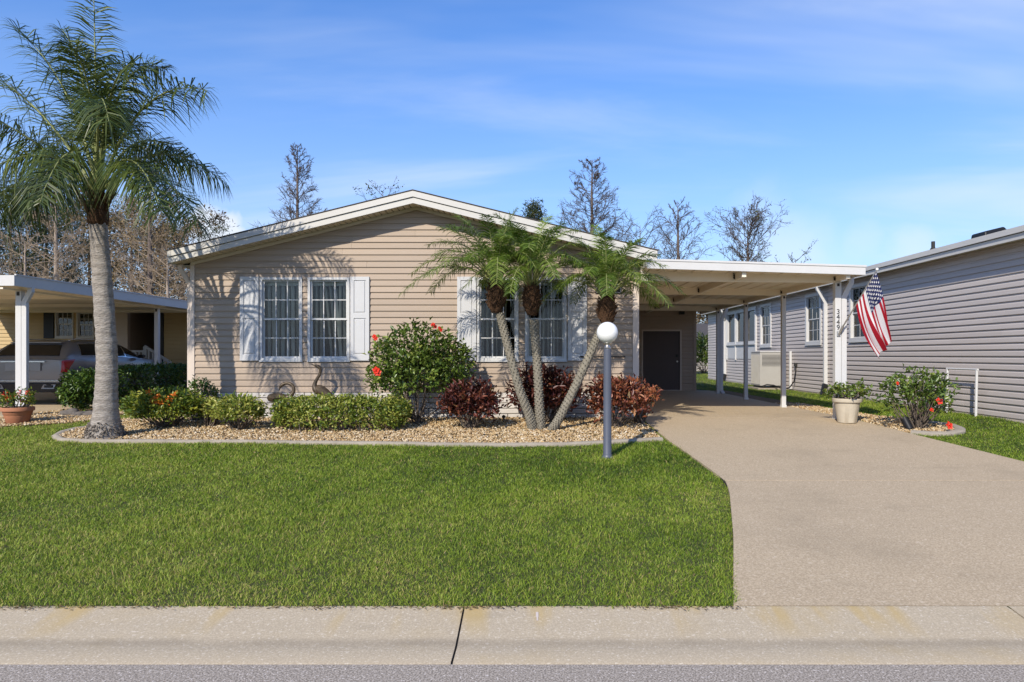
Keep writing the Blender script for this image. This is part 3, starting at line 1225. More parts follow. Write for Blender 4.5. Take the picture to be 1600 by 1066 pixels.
# the number plate by the corner
plate_u0, plate_u1 = ux(930), ux(970.5)
pl = MB(Tf)
pl.box(plate_u0, plate_u1, 0.022, 0.034, zx(459), zx(439.5))
np_ = pl.build('number_plate', M['black'], house)
pl = MB(Tf)
pl.ring(plate_u0 + 0.012, plate_u1 - 0.012, 0.0345, 0.038, zx(459) + 0.012, zx(439.5) - 0.012, 0.006)
pl.build('plate_border', M['metal'], np_)
text_mesh('plate_digits', '3449', 0.185, M['white'], np_, Matrix.Translation((ux(950.5), YW - 0.037, zx(449.3))) @ Matrix.Rotation(math.pi / 2, 4, 'X'))
# rod with a knob on the siding
rod = MB()
za = zx(557.5)
rod.tube([(ux(905), YW - 0.09, za), (ux(973), YW - 0.09, za)], 0.012, 8)
rod.tube([(ux(910), YW - 0.0, za), (ux(910), YW - 0.09, za)], 0.01, 8)
rod.tube([(ux(966), YW - 0.0, za), (ux(966), YW - 0.09, za)], 0.01, 8)
rod.lathe([(0.004, -0.02), (0.022, -0.012), (0.026, 0), (0.022, 0.012), (0.004, 0.02)], (ux(974), YW - 0.09, za), 10)
ro = rod.build('wall_rail', M['bolt'], None, smooth='auto')
tag(ro, 'thin dark rail with a knob mounted on the siding behind the globe lamp', 'rail')

# vertical blinds hang inside each window
blind_lbl = ['white vertical blind inside the leftmost front window', 'white vertical blind with parted vanes inside the second front window from the left',
             'white vertical blind inside the front window behind the left date palm trunk', 'white vertical blind inside the rightmost front window']
for i, (a, b, c, d) in enumerate(wins):
    bl = empty('vertical_blind', ((a + b) / 2, 12.56, d), blind_lbl[i], 'blind', 'vertical blinds in the front windows')
    MB().box(a + 0.02, b - 0.02, 12.535, 12.585, d - 0.13, d - 0.03).build('headrail', M['blind'], bl)
    n = 8
    for k in range(n):
        u = a + 0.09 + (b - a - 0.15) * k / (n - 1) + random.uniform(-.008, .008)
        ang = math.radians((74, 76, 72, 68)[i] + random.uniform(-9, 9))
        if i == 1 and k in (0, 1, 2, 3):
            ang = math.radians(82)
        dx, dy = 0.042 * math.cos(ang), 0.042 * math.sin(ang)
        sway = random.uniform(-0.01, 0.01)
        if i == 1 and 2 <= k <= 4:
            sway = 0.12
        m_ = MB()
        t = 0.0012
        m_.add([(u - dx + sway, 12.58 - dy, c + 0.03), (u + dx + sway, 12.58 + dy, c + 0.03), (u + dx, 12.58 + dy, d - 0.131), (u - dx, 12.58 - dy, d - 0.131),
                (u - dx + sway + t, 12.58 - dy + t, c + 0.03), (u + dx + sway + t, 12.58 + dy + t, c + 0.03), (u + dx + t, 12.58 + dy + t, d - 0.131), (u - dx + t, 12.58 - dy + t, d - 0.131)],
               [(0, 1, 2, 3), (7, 6, 5, 4), (0, 4, 5, 1), (1, 5, 6, 2), (2, 6, 7, 3), (3, 7, 4, 0)])
        m_.build('vane', M['blind'], bl)

# ------------------------------------------------------------------ the carport
CX0, CX1 = 1.93, 5.66
CY0, CY1 = 11.6, 22.0
def cz(x):       # underside of the roof pan
    return H + 1.51 - 0.030 * (x - CX0)
carport = empty('carport', (4.0, 16, gz(16)), 'white flat-roofed carport with cream beams attached to the right side of the taupe house', 'carport')
mb = MB()
mb.extrude([(CX0, CY0 + 0.03, cz(CX0)), (CX1 - 0.03, CY0 + 0.03, cz(CX1)), (CX1 - 0.03, CY0 + 0.03, cz(CX1) + 0.09), (CX0, CY0 + 0.03, cz(CX0) + 0.09)], (0, CY1 - CY0, 0))
pan = mb.build('roof_pan', M['cream'], carport)
k = CX0 + 0.3
while k < CX1 - 0.1:      # ribs of the pans
    MB().box(k - 0.012, k + 0.012, CY0 + 0.2, CY1, cz(k) - 0.018, cz(k) - 0.001).build('pan_rib', M['cream'], pan)
    k += 0.305
mb = MB()
mb.extrude([(CX0 + 0.02, CY0, cz(CX0) - 0.035), (CX1, CY0, cz(CX1) - 0.035), (CX1, CY0, cz(CX1) + 0.095), (CX0 + 0.02, CY0, cz(CX0) + 0.095)], (0, 0.028, 0))
mb.extrude([(CX0 + 0.02, CY0 - 0.012, cz(CX0) + 0.097), (CX1 + 0.012, CY0 - 0.012, cz(CX1) + 0.097), (CX1 + 0.012, CY0 - 0.012, cz(CX1) + 0.13), (CX0 + 0.02, CY0 - 0.012, cz(CX0) + 0.13)], (0, 0.06, 0))
mb.build('front_fascia', M['white'], carport)
mb = MB()
mb.box(CX1 - 0.028, CX1, CY0 + 0.0285, CY1 + 0.03, cz(CX1) - 0.035, cz(CX1) + 0.095)
mb.box(CX1 - 0.02, CX1 + 0.012, CY0 + 0.05, CY1 + 0.03, cz(CX1) + 0.097, cz(CX1) + 0.13)
mb.build('gutter', M['white'], carport)
post_y = [12.15, 14.75, 17.35, 19.95]
PXP = 5.42
for y in post_y:
    mb = MB()
    mb.extrude([(CX0, y - 0.03, H + 1.315), (PXP + 0.06, y - 0.03, H + 1.285), (PXP + 0.06, y - 0.03, cz(PXP) - 0.001), (CX0, y - 0.03, cz(CX0) - 0.001)], (0, 0.06, 0))
    mb.build('cross_beam', M['cream'], carport)
ends = [CY0 + 0.04] + post_y + [CY1 - 0.1]
for xb in (3.62, PXP - 0.02):
    for a, b in zip(ends[:-1], ends[1:]):
        lo = H + (1.335 if xb < 4 else 1.31)
        bm_ = MB().box(xb - 0.035, xb + 0.035, a + 0.033, b - 0.033, lo, cz(xb) - 0.002).build('long_beam', M['cream'], carport)
        for s in (-1, 1):
            bk = MB()
            bk.box(xb + s * 0.044 - 0.008, xb + s * 0.044 + 0.008, b - 0.075, b - 0.0335, lo + 0.015, cz(xb) - 0.03)
            for zz in (0.03, 0.065, 0.10):
                bk.box(xb + s * 0.056 - 0.005, xb + s * 0.056 + 0.005, b - 0.062, b - 0.045, lo + zz, lo + zz + 0.016)
            bk.build('bracket', M['bolt'], bm_)
posts = []
for i, y in enumerate(post_y):
    w = 0.055 if i == 0 else 0.045
    z0 = gz(y) + DRV if PXP < dr_r(y) else gz(y)
    p = MB().box(PXP - w, PXP + w, y - w, y + w, z0, H + 1.284).build('post', M['white'], carport, bevel=0.006)
    posts.append(p)
    MB().box(PXP - w - 0.008, PXP + w + 0.008, y - w - 0.008, y + w + 0.008, z0, z0 + 0.05).build('post_foot', M['white'], p)
    MB().box(PXP - 0.02, PXP + 0.02, y - w - 0.007, y - w - 0.001, H + 1.22, H + 1.27).build('bolt_plate', M['bolt'], p)
    if i in (0, 3):
        xd = PXP + w + 0.05
        downspout('downspout', p, [(CX1 - 0.02, y - 0.05, cz(CX1) - 0.03), (CX1 - 0.02, y - 0.05, cz(CX1) - 0.11), (xd + 0.005, y - 0.01, cz(CX1) - 0.36), (xd, y - 0.01, gz(y) + 0.12), (xd + 0.02, y - 0.16, gz(y) + 0.04)], 0.088)
# the house number on the front post
for k, ch in enumerate('3449'):
    text_mesh('post_digit', ch, 0.125, M['black'], posts[0], Matrix.Translation((PXP - 0.004, 12.15 - 0.058, P(0, 487.5 + 8.2 * k, 12.1).z)) @ Matrix.Rotation(math.pi / 2, 4, 'X'), 0.003)

# ------------------------------------------------------------------ the storage room at the end of the carport
SY = 21.6
SX0, SX1 = 1.92, 5.16
shed = empty('storage_room', (3.5, 23, gz(23)), 'taupe storage room with a dark brown door at the end of the carport', 'shed')
s2 = SY / F
dx0, dx1 = (1004.5 - VX) * s2, (1062.5 - VX) * s2
dz0, dz1 = gz(20) + 0.035, H + (VY - 517.5) * s2
Ts = T_front(SY)
mb = MB(Ts)
wall_rects(mb, SX0, SX1, -0.1, -0.005, gz(20) - 0.05, H + 1.47, [(dx0, dx1, gz(20) - 0.1, dz1)])
swl = mb.build('wall', M['taupe'], shed)
siding(swl, Ts, SX0, SX1 - 0.06, gz(20) + 0.03, H + 1.47, 0.1135, [(dx0 - 0.04, dx1 + 0.04, 0, dz1 + 0.04)], M['taupe'], joined=True)
mb = MB()
mb.box(SX1 - 0.1, SX1, SY + 0.1, SY + 2.6, gz(20) - 0.05, H + 1.47)
mb.box(SX0, SX1, SY + 2.6, SY + 2.7, gz(20) - 0.05, H + 1.47)
mb.build('side_wall', M['taupe'], shed)
MB().box(SX1 - 0.07, SX1 + 0.02, SY - 0.03, SY + 0.05, gz(20) + 0.03, H + 1.47).build('corner_trim', M['taupe'], shed)
MB().box(SX0, SX1 + 0.25, SY + 0.45, SY + 2.9, H + 1.475, H + 1.5).build('roof', M['fascia'], shed)
dr = MB(Ts).box(dx0 + 0.004, dx1 - 0.004, -0.05, -0.008, dz0, dz1 - 0.004).build('door', M['door'], shed)
MB(Ts).ring(dx0 - 0.045, dx1 + 0.045, -0.004, 0.026, dz0, dz1 + 0.045, 0.045, 0.02).build('door_frame', M['trim'], dr)
m_ = MB()
m_.lathe([(0.012, 0), (0.012, 0.03), (0.03, 0.045), (0.032, 0.06), (0.02, 0.075)], (0, 0, 0), 12)
hm = MB()
for v, in [(v,) for v in m_.v]:
    hm.v.append((dx1 - 0.1 + v[0], SY + 0.008 - v[2], dz0 + 0.92 + v[1]))
hm.f, hm.mi = m_.f, m_.mi
hm.build('door_knob', M['metal'], dr, smooth='auto')
MB(Ts).box(dx1 - 0.14, dx1 - 0.06, -0.007, 0.006, dz0 + 1.06, dz0 + 1.14).build('deadbolt', M['bolt'], dr)
MB().box(4.62, 4.78, SY - 0.16, SY - 0.03, H + 1.28, H + 1.38).build('wall_lamp', M['bolt'], shed)

# ------------------------------------------------------------------ the grey house on the right
RXW = 8.5
Tr = T_right(RXW)
rh_ = empty('house', (12.4, 20, gz(20)), 'long grey lap-sided house with white downspouts on the right edge', 'house')
RZ0, RZ1 = gz(12) + 0.06, H + 1.98
RYA, RYB = 10.6, 33.0
def ry(px):
    return RXW * F / (px - VX)
rw = []
for (pa, pb, z0, z1) in ((1365, 1329, 0.36, 1.86), (1284.5, 1260, 0.32, 1.86), (1206, 1188.8, 0.30, 1.86)):
    rw.append((-ry(pb), -ry(pa), H + z0, H + z1))
sun_u0, sun_u1 = -ry(1137), -ry(1182.5)      # the white-framed sunroom bays
bay = (sun_u0, sun_u1, H - 0.16, H + 1.86)
mb = MB(Tr)
wall_rects(mb, -RYB, -RYA, -0.12, -0.005, gz(12) - 0.1, RZ1, rw + [bay])
rwall = mb.build('side_wall', M['grey_vinyl'], rh_)
siding(rwall, Tr, -26, -RYA - 0.05, RZ0, RZ1, 0.122, rw + [bay], M['grey_vinyl'], deep=1.15)
siding(rwall, Tr, -RYB, -26.0, RZ0, RZ1, 0.122, rw + [bay], M['grey_vinyl'], joined=True)
MB(Tr).box(-RYB, -RYA, -0.02, 0.012, gz(12) - 0.05, RZ0 - 0.004).build('ground_trim', M['trim'], rh_)
# rooms behind its windows
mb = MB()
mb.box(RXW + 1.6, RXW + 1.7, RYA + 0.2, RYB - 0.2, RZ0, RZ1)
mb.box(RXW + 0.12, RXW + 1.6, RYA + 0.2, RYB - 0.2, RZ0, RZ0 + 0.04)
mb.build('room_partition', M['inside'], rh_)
for (a, b, c, d) in rw:
    wd = window(rh_, Tr, a, b, c, d, fr=0.11, proud=0.045)
    MB(Tr).box(a + 0.12, b - 0.12, -0.16, -0.155, (c + d) / 2, d - 0.1).build('roller_blind', M['blind'], wd)
# bays: a white panel below, an opening above
n = 3
for k in range(n):
    a = sun_u0 + (sun_u1 - sun_u0) * k / n
    b = sun_u0 + (sun_u1 - sun_u0) * (k + 1) / n
    wb = MB(Tr).ring(a + 0.004, b - 0.004, -0.06, 0.05, H + 0.42, H + 1.855, 0.13).build('window', M['white'], rh_)
    MB(Tr).box(a + 0.12, b - 0.12, -0.03, -0.025, H + 0.54, H + 1.74).build('pane', M['glass'], wb)
    MB(Tr).box(a + 0.004, b - 0.004, -0.06, 0.03, H - 0.155, H + 0.41).build('infill_panel', M['white'], wb)
    MB(Tr).box(a + 0.006, b - 0.006, 0.0505, 0.085, H + 0.40, H + 0.455).build('sill', M['white'], wb)
for k in range(n + 1):
    u = sun_u0 + (sun_u1 - sun_u0) * k / n
    MB(Tr).box(u - 0.05, u + 0.05, 0.0, 0.07, H - 0.2, H + 1.86).build('bay_post', M['white'], rh_)
# front gable end and back
mb = MB()
WX = 8.0
zt = RZ1 + 0.05
mb.add([(RXW, RYA, gz(10.6) - .1), (RXW + WX, RYA, gz(10.6) - .1), (RXW + WX, RYA, zt), (RXW + WX / 2, RYA, zt + WX / 2 * SL), (RXW, RYA, zt),
        (RXW, RYA + .12, gz(10.6) - .1), (RXW + WX, RYA + .12, gz(10.6) - .1), (RXW + WX, RYA + .12, zt), (RXW + WX / 2, RYA + .12, zt + WX / 2 * SL), (RXW, RYA + .12, zt)],
       [(0, 1, 2, 3, 4), (9, 8, 7, 6, 5), (0, 5, 6, 1), (1, 6, 7, 2), (2, 7, 8, 3), (3, 8, 9, 4), (4, 9, 5, 0)])
mb.box(RXW + WX - .12, RXW + WX, RYA + .12, RYB, gz(12) - .1, zt)
mb.box(RXW + .12, RXW + WX - .12, RYB - .12, RYB, gz(12) - .1, zt)
mb.build('front_wall', M['grey_vinyl'], rh_)
siding(rh_, T_front(RYA), RXW + .05, RXW + WX - .05, gz(10.6) + .06, zt + WX / 2 * SL, 0.122, [], M['grey_vinyl'],
       lim=lambda z: (RXW + max(0, (z - zt) / SL), RXW + WX - max(0, (z - zt) / SL)), joined=True)
MB().box(RXW - .012, RXW + .06, RYA - .03, RYA + .06, gz(10.6), zt - .08).build('corner_trim', M['trim'], rh_)
EX = RXW - 0.30
mb = MB()
ez = H + 2.13
rc = RXW + WX / 2
pr = [(EX, ez - 0.03), (rc, ez - 0.03 + (rc - EX) * SL), (2 * rc - EX, ez - 0.03), (2 * rc - EX, ez + 0.03), (rc, ez + 0.03 + (rc - EX) * SL), (EX, ez + 0.03)]
mb.extrude([(x, RYA - 0.35, z) for x, z in pr], (0, RYB - RYA + 0.6, 0))
rroof = mb.build('roof', M['shingle'], rh_)
MB().box(EX - 0.012, EX + 0.02, RYA - 0.34, RYB + 0.2, H + 1.95, H + 2.05).build('lower_fascia', M['fascia'], rroof)
MB().box(EX - 0.05, EX - 0.002, RYA - 0.35, RYB + 0.2, H + 2.06, H + 2.16).build('gutter', M['fascia'], rroof)
MB().box(EX + 0.02, RXW, RYA - 0.33, RYB + 0.2, H + 1.985, H + 2.0).build('soffit', M['soffit'], rroof)
pv = P(1458, 392, 0)
yv = 17.6
xv = (1458 - VX) / F * yv
zr = lambda x: ez + 0.03 + (x - EX) * SL
m_ = MB()
m_.tube([(xv, yv, zr(xv) - .05), (xv, yv, H + (VY - 377.5) / F * yv)], 0.045, 12)
m_.lathe([(0.12, 0), (0.09, 0.03), (0.055, 0.10)], (xv, yv, zr(xv) - .02), 14)
m_.build('vent_pipe', M['bolt'], rroof, smooth='auto')
yv = 14.6
x0, x1 = (1539 - VX) / F * yv, (1578 - VX) / F * yv
m_ = MB()
zt_ = H + (VY - 355) / F * yv
m_.add([(x0, yv, zr(x0) - .02), (x1, yv, zr(x1) - .02), (x1, yv + .5, zr(x1) - .02), (x0, yv + .5, zr(x0) - .02),
        (x0 + .01, yv + .02, zr(x0) + .13), (x1 - .1, yv + .02, zt_ + .02), (x1 - .1, yv + .48, zt_ + .02), (x0 + .01, yv + .48, zr(x0) + .13)],
       [(3, 2, 1, 0), (4, 5, 6, 7), (0, 1, 5, 4), (1, 2, 6, 5), (2, 3, 7, 6), (3, 0, 4, 7)])
m_.build('roof_vent', M['black'], rroof, bevel=0.03)
# downspouts
for (px, pe, yy) in ((1290, 1277, None), (1133, 1128, None)):
    y1 = (RXW - 0.06) * F / (px - VX)
    y0 = EX * F / (pe - VX)
    d = downspout('downspout', rh_, [(EX, y0, H + 1.96), (EX + 0.02, y0, H + 1.88), (RXW - 0.07, y1, H + 1.50), (RXW - 0.07, y1, gz(12) + 0.32)], 0.10)
    MB().bar((RXW - 0.07, y1, gz(12) + 0.34), (RXW - 0.17, y1 - 0.05, gz(12) + 0.02), 0.13, 0.11, (0, 1, 0)).build('drain_boot', M['black'], d)

# packaged air conditioner on its pad
ac = empty('air_conditioner', (8.0, 23.2, gz(20)), 'pale grey air conditioner cabinet standing against the grey house', 'air conditioner')
a0, a1, b0, b1 = 7.60, 8.40, 22.8, 23.75
z0, z1 = gz(20) + 0.13, H + 0.10
MB().box(a0 - .1, a1 + .05, b0 - .12, b1 + .1, gz(20) - .02, gz(20) + .06).build('pad', M['edging'], ac)
mac = mat('appliance_grey', (0.40, 0.385, 0.35), 0.5, noise=[(3, 0.12)])
MB().box(a0, a1, b0, b1, z0, z1).build('cabinet', mac, ac, bevel=0.015)
for (x) in (a0 + .08, a1 - .16):
    MB().box(x, x + .1, b0 + .02, b1 - .02, gz(20) + .06, z0).build('foot', M['bolt'], ac)
MB().box(a0 + 0.07, a1 - 0.07, b0 - 0.004, b0 - 0.0005, z1 - 0.46, z1 - 0.09).build('intake', M['bolt'], ac)
m_ = MB()
for k in range(9):
    zz = z1 - 0.1 - k * 0.042
    m_.box(a0 + 0.07, a1 - 0.07, b0 - 0.018, b0 - 0.005, zz - 0.022, zz)
m_.build('grille', mac, ac)
m_ = MB()
for k in range(20):
    yy = b0 + 0.05 + k * 0.045
    m_.box(a0 - 0.014, a0 - 0.001, yy - 0.006, yy + 0.006, z0 + 0.05, z1 - 0.08)
m_.build('coil_guard', mac, ac)
m_ = MB().box(a0 - 0.012, a1 + 0.012, b0 - 0.022, b1 + 0.012, z1 + 0.001, z1 + 0.03)
m_.build('lid', M['white'], ac)
wp = MB().box(8.40, 8.47, 22.3, 22.36, gz(20) + .05, H + .13).build('screen_post', M['white'], None)
tag(wp, 'slim white post beside the air conditioner cabinet', 'post')
cb = empty('power_cable', (8.4, 21.9, gz(20)), 'black cable looping from a box on the grey wall to the air conditioner', 'cable')
m_ = MB()
yc = 21.9
m_.tube([(8.45, yc, H - 0.33), (8.44, yc, H - 0.55), (8.40, yc + .02, H - 0.85), (8.30, yc + .15, H - 1.05), (8.2, yc + .4, H - 1.11), (8.0, yc + .75, H - 1.0), (7.8, yc + .82, H - 0.98), (7.6, yc + .8, H - 1.05)], 0.02, 8)
m_.build('wire', M['black'], cb, smooth=True)
MB().box(8.40, 8.478, yc - .05, yc + .05, H - .36, H - .25).build('switch_box', M['bolt'], cb)

# white pipe frame against the wall
pf = empty('pipe_frame', (8.2, 13.3, gz(12)), 'white inverted-U pipe frame standing against the grey wall', 'frame')
ya, yb, xf = 12.75, 13.65, 8.28
zt_ = H - 0.27
for yy in (ya, yb):
    MB().tube([(xf, yy, gz(12) - .02), (xf + .02, yy, zt_)], 0.024, 10).build('upright', M['white'], pf, smooth='auto')
MB().tube([(xf + .02, ya - .03, zt_), (xf + .02, yb + .03, zt_)], 0.02, 10).build('crossbar', M['white'], pf, smooth='auto')

# ------------------------------------------------------------------ the straw-coloured house and carport on the left
lh = empty('house', (-13, 24, gz(24)), 'straw-coloured house with black shutter behind the left carport', 'house')
LY = 21.0
sl = LY / F
lx = lambda px: (px - VX) * sl
lz = lambda py: H + (VY - py) * sl
Tl = T_front(LY)
lw = [(lx(87), lx(115.5), lz(528), lz(485)), (lx(120.5), lx(148), lz(528), lz(487))]
mb = MB(Tl)
ztop = H + 1.36
wall_rects(mb, -22, lx(177), -0.12, -0.005, gz(20) - .05, ztop, lw)
lwall = mb.build('front_wall', M['yellow_vinyl'], lh)
siding(lwall, Tl, -22, lx(177), gz(20) + .1, ztop, 0.115, lw, M['yellow_vinyl'], joined=True)
for q in lw:
    window(lh, Tl, *q, fr=0.05)
MB().box(-22, lx(177), LY + 2.2, LY + 2.3, gz(20), ztop).build('room_partition', M['inside'], lh)
MB(Tl).box(lx(70), lx(85.5), 0.02, 0.06, lz(529), lz(483)).build('shutter', M['black'], lh)
MB(Tl).box(lx(177), lx(200), -0.12, 0.03, gz(20), ztop).build('porch_wall', M['trim'], lh)
m_ = MB()
m_.box(lx(200), lx(252), LY + 1.7, LY + 1.82, gz(20), ztop)
m_.box(lx(200) - .05, lx(200) - .002, LY + .121, LY + 1.7, gz(20), ztop)
m_.build('porch_back_wall', M['taupe'], lh)
MB().box(lx(237), lx(249), LY + 1.60, LY + 1.698, gz(20) + .6, H + 1.1).build('porch_door', M['trim'], lh)
m_ = MB(Tl).box(lx(256), lx(330), -.12, -.005, gz(20) - .05, ztop)
w3 = m_.build('wing_wall', M['yellow_vinyl'], lh)
siding(w3, Tl, lx(257), lx(330), gz(20) + .1, ztop, 0.115, [], M['yellow_vinyl'], joined=True)
MB(Tl).box(lx(252), lx(256), -.12, .02, gz(20), ztop).build('corner_trim', M['black'], lh)
m_ = MB()
m_.box(-22, -21.9, LY + .12, 34, gz(20), ztop)
m_.box(lx(330) - .1, lx(330), LY + .12, 34, gz(20), ztop)
m_.box(-22, lx(330), 34, 34.1, gz(20), ztop)
m_.build('side_wall', M['yellow_vinyl'], lh)
xm = (-22 + lx(330)) / 2
m_ = MB()
xe = lx(330)
m_.add([(-22.3, LY + .02, ztop), (xe + .2, LY + .02, ztop), (xe + .2, 34.3, ztop), (-22.3, 34.3, ztop), (-18.5, LY + 6.5, ztop + .55), (xe - 3.5, LY + 6.5, ztop + .55)],
       [(0, 1, 5, 4), (1, 2, 5), (2, 3, 4, 5), (3, 0, 4), (3, 2, 1, 0)])
m_.build('roof', M['shingle'], lh)
# porch steps with railing
SYR = 20.06
sxp = lambda px: (px - VX) / F * SYR
szp = lambda py: H + (VY - py) / F * SYR
st = empty('porch_steps', (sxp(235), 20.5, gz(20)), 'white-railed steps beside the parked silver car', 'steps')
for k in range(4):
    MB().box(sxp(222) + k * 0.28, sxp(222) + (k + 1) * 0.28, SYR + .05, LY - 0.04, gz(20), gz(20) + 0.76 - k * 0.19).build('step', M['trim'], st)
MB().box(sxp(198), sxp(222) - .002, SYR + .05, LY - .04, gz(20), gz(20) + .76).build('landing', M['trim'], st)
rail = MB()
rail.bar((sxp(199), SYR, szp(549)), (sxp(225), SYR, szp(549)), 0.05, 0.06)
rail.bar((sxp(226), SYR, szp(541)), (sxp(270), SYR, szp(569)), 0.05, 0.07)
rail.build('handrail', M['white'], st)
for k in range(8):
    x = sxp(227) + k * (sxp(269) - sxp(227)) / 7
    w = 0.045 if k in (0, 7) else 0.02
    MB().box(x - w, x + w, SYR - .03, SYR + .03, gz(20), szp(542 + 27 * k / 7)).build('baluster', M['white'], st)
for k in range(5):
    x = sxp(201) + k * 0.105
    MB().box(x - .02, x + .02, SYR - .02, SYR + .02, gz(20) + .5, szp(550)).build('baluster', M['white'], st)

# carport roof on the left
LX = -9.30
LY0 = 12.25
lc = empty('carport', (-12, 16, gz(16)), 'white-posted carport roof above the silver car on the left', 'carport')
lzp = lambda d: H + 1.20 + d
zf0, zf1 = H + (VY - 446.5) / F * LY0, H + (VY - 430) / F * LY0
MB().box(-16.5, LX - .03, LY0 + .03, LY, zf0 + .05, zf1 - .02).build('roof_pan', M['cream'], lc)
MB().box(-16.5, LX, LY0, LY0 + .029, zf0, zf1).build('front_fascia', M['white'], lc)
m_ = MB().box(LX - .029, LX, LY0 + .0295, LY, zf0, zf1)
m_.box(LX - .02, LX + .015, LY0 + .03, LY, zf1 + .001, zf1 + .025)
m_.build('gutter', M['white'], lc)
for yy in (12.75, 14.9, 17.4, 19.6):
    MB().box(-16.4, LX - .06, yy - .03, yy + .03, zf0 - .02, zf0 + .049).build('cross_beam', M['cream'], lc)
m_ = MB().box(-9.60, -9.53, LY0 + .035, LY, zf0 - .055, zf0 - .021)
m_.build('long_beam', M['cream'], lc)
for i, (px, yy) in enumerate(((28, 12.75), (248, 17.4))):
    x = -9.565
    w = 0.055 if i == 0 else 0.05
    p = MB().box(x - w, x + w, yy - w, yy + w, gz(20), zf0 - .056).build('post', M['white'], lc, bevel=0.006)
    MB().box(x - .025, x + .025, yy - w - .007, yy - w - .001, zf0 - .14, zf0 - .07).build('bolt_plate', M['bolt'], p)
    if i == 0:
        xd = x + w + .05
        downspout('downspout', p, [(LX - .03, yy - .05, zf0), (LX - .03, yy - .05, zf0 - .06), (xd, yy - .02, zf0 - .26), (xd, yy - .02, gz(20) + .1)], 0.088)

# ------------------------------------------------------------------ far house seen through the gap
fh = empty('house', (13, 52, gz(50)), 'small far beige house with a white window, seen through the gap past the carport', 'house')
fy = 50.0
fx = lambda px: (px - VX) / F * fy
fz = lambda py: H + (VY - py) / F * fy
mw = mat('far_beige_wall', (0.40, 0.36, 0.32), 0.8, noise=[(1.5, 0.1)])
MB().box(fx(1060), fx(1240), fy, fy + 7, gz(50), fz(533)).build('wall', mw, fh)
m_ = MB().extrude([(fx(1055), fy - .4, fz(533.5)), (fx(1245), fy - .4, fz(533.5)), (fx(1225), fy + 3.5, fz(505)), (fx(1075), fy + 3.5, fz(505))], (0, 0, 0.12))
m_.build('roof', M['shingle'], fh)
fw = MB(T_front(fy)).ring(fx(1102), fx(1113), 0.001, 0.08, fz(551), fz(538), 0.12).build('window', M['white'], fh)
MB(T_front(fy)).box(fx(1102) + .11, fx(1113) - .11, 0.0012, 0.03, fz(551) + .11, fz(538) - .11).build('pane', M['inside'], fw)


# ------------------------------------------------------------------ the silver car under the left carport
def catmull(pts, n):
    pts = np.asarray(pts, float)
    out = []
    m = len(pts)
    for i in range(m - 1):
        p0, p1, p2, p3 = pts[max(i - 1, 0)], pts[i], pts[i + 1], pts[min(i + 2, m - 1)]
        for k in range(n):
            t = k / n
            out.append(0.5 * (2 * p1 + (p2 - p0) * t + (2 * p0 - 5 * p1 + 4 * p2 - p3) * t * t + (3 * p1 - p0 - 3 * p2 + p3) * t ** 3))
    out.append(pts[-1])
    return np.array(out)


# stations from tail to nose: y, then (half width, height) of sill, flank, shoulder, roof edge, roof middle
CARS = [
    (-0.02, (.72, .50), (.82, .72), (.80, .98), (.74, 1.02), (0, 1.03)),
    (0.06, (.84, .34), (.92, .72), (.88, 1.02), (.80, 1.07), (0, 1.09)),
    (0.30, (.90, .28), (.955, .72), (.93, 1.05), (.745, 1.36), (0, 1.40)),
    (0.55, (.92, .27), (.965, .72), (.945, 1.07), (.69, 1.56), (0, 1.62)),
    (0.85, (.92, .27), (.97, .72), (.95, 1.07), (.68, 1.60), (0, 1.655)),
    (1.6, (.92, .27), (.965, .72), (.945, 1.05), (.68, 1.63), (0, 1.69)),
    (2.4, (.92, .27), (.965, .72), (.94, 1.03), (.675, 1.61), (0, 1.665)),
    (2.9, (.92, .27), (.965, .72), (.935, 1.01), (.69, 1.45), (0, 1.50)),
    (3.5, (.92, .27), (.965, .72), (.92, .99), (.78, 1.09), (0, 1.13)),
    (4.2, (.91, .28), (.955, .68), (.90, .93), (.76, 1.01), (0, 1.05)),
    (4.65, (.84, .30), (.88, .62), (.80, .80), (.66, .88), (0, .91)),
    (4.80, (.70, .36), (.74, .58), (.68, .70), (.55, .74), (0, .76)),
]
NS, NC = 6, 5
st_arr = []
for s in CARS:
    sec = catmull([(w, z) for (w, z) in s[1:]], NC)
    st_arr.append(np.concatenate([np.full((len(sec), 1), s[0]), sec], 1))
st_arr = np.array(st_arr)                    # stations x section x (y, w, z)
surf = catmull(st_arr.reshape(len(CARS), -1), NS).reshape(-1, st_arr.shape[1], 3)
CAR_O = Vector((-11.57, 15.55, gz(16) + DRV))


def Tcar(x, y, z):
    z = z if z < 1.0 else 1.0 + (z - 1.0) * 0.72
    return (CAR_O.x + x, CAR_O.y + y * 0.92, CAR_O.z + z)


car = empty('car', CAR_O, 'silver SUV parked under the left carport, its red tail light showing', 'car')
M['car_paint'] = mat('silver_car_paint', (0.22, 0.225, 0.245), 0.25, metal=0.3, spec=0.6)
M['car_glass'] = mat('dark_car_glass', (0.012, 0.013, 0.015), 0.06, spec=0.6)
M['chrome'] = mat('chrome', (0.75, 0.75, 0.76), 0.15, metal=1.0)
M['tail_red'] = mat('tail_lamp_red', (0.32, 0.012, 0.016), 0.15, spec=0.6)
M['car_black'] = mat('car_cladding', (0.02, 0.02, 0.022), 0.55)
M['rubber'] = mat('tyre_rubber', (0.015, 0.015, 0.015), 0.8)
M['plate'] = mat('number_plate_white', (0.55, 0.56, 0.56), 0.5)
ny, nc = surf.shape[:2]
full = np.concatenate([surf * [1, 1, 1], (surf * [1, -1, 1])[:, ::-1][:, 1:]], 1)      # right side, over the roof, left side
nf = full.shape[1]
V = [Tcar(p[1], p[0], p[2]) for row in full for p in row]
Q = [(i * nf + k, i * nf + k + 1, (i + 1) * nf + k + 1, (i + 1) * nf + k) for i in range(ny - 1) for k in range(nf - 1)]
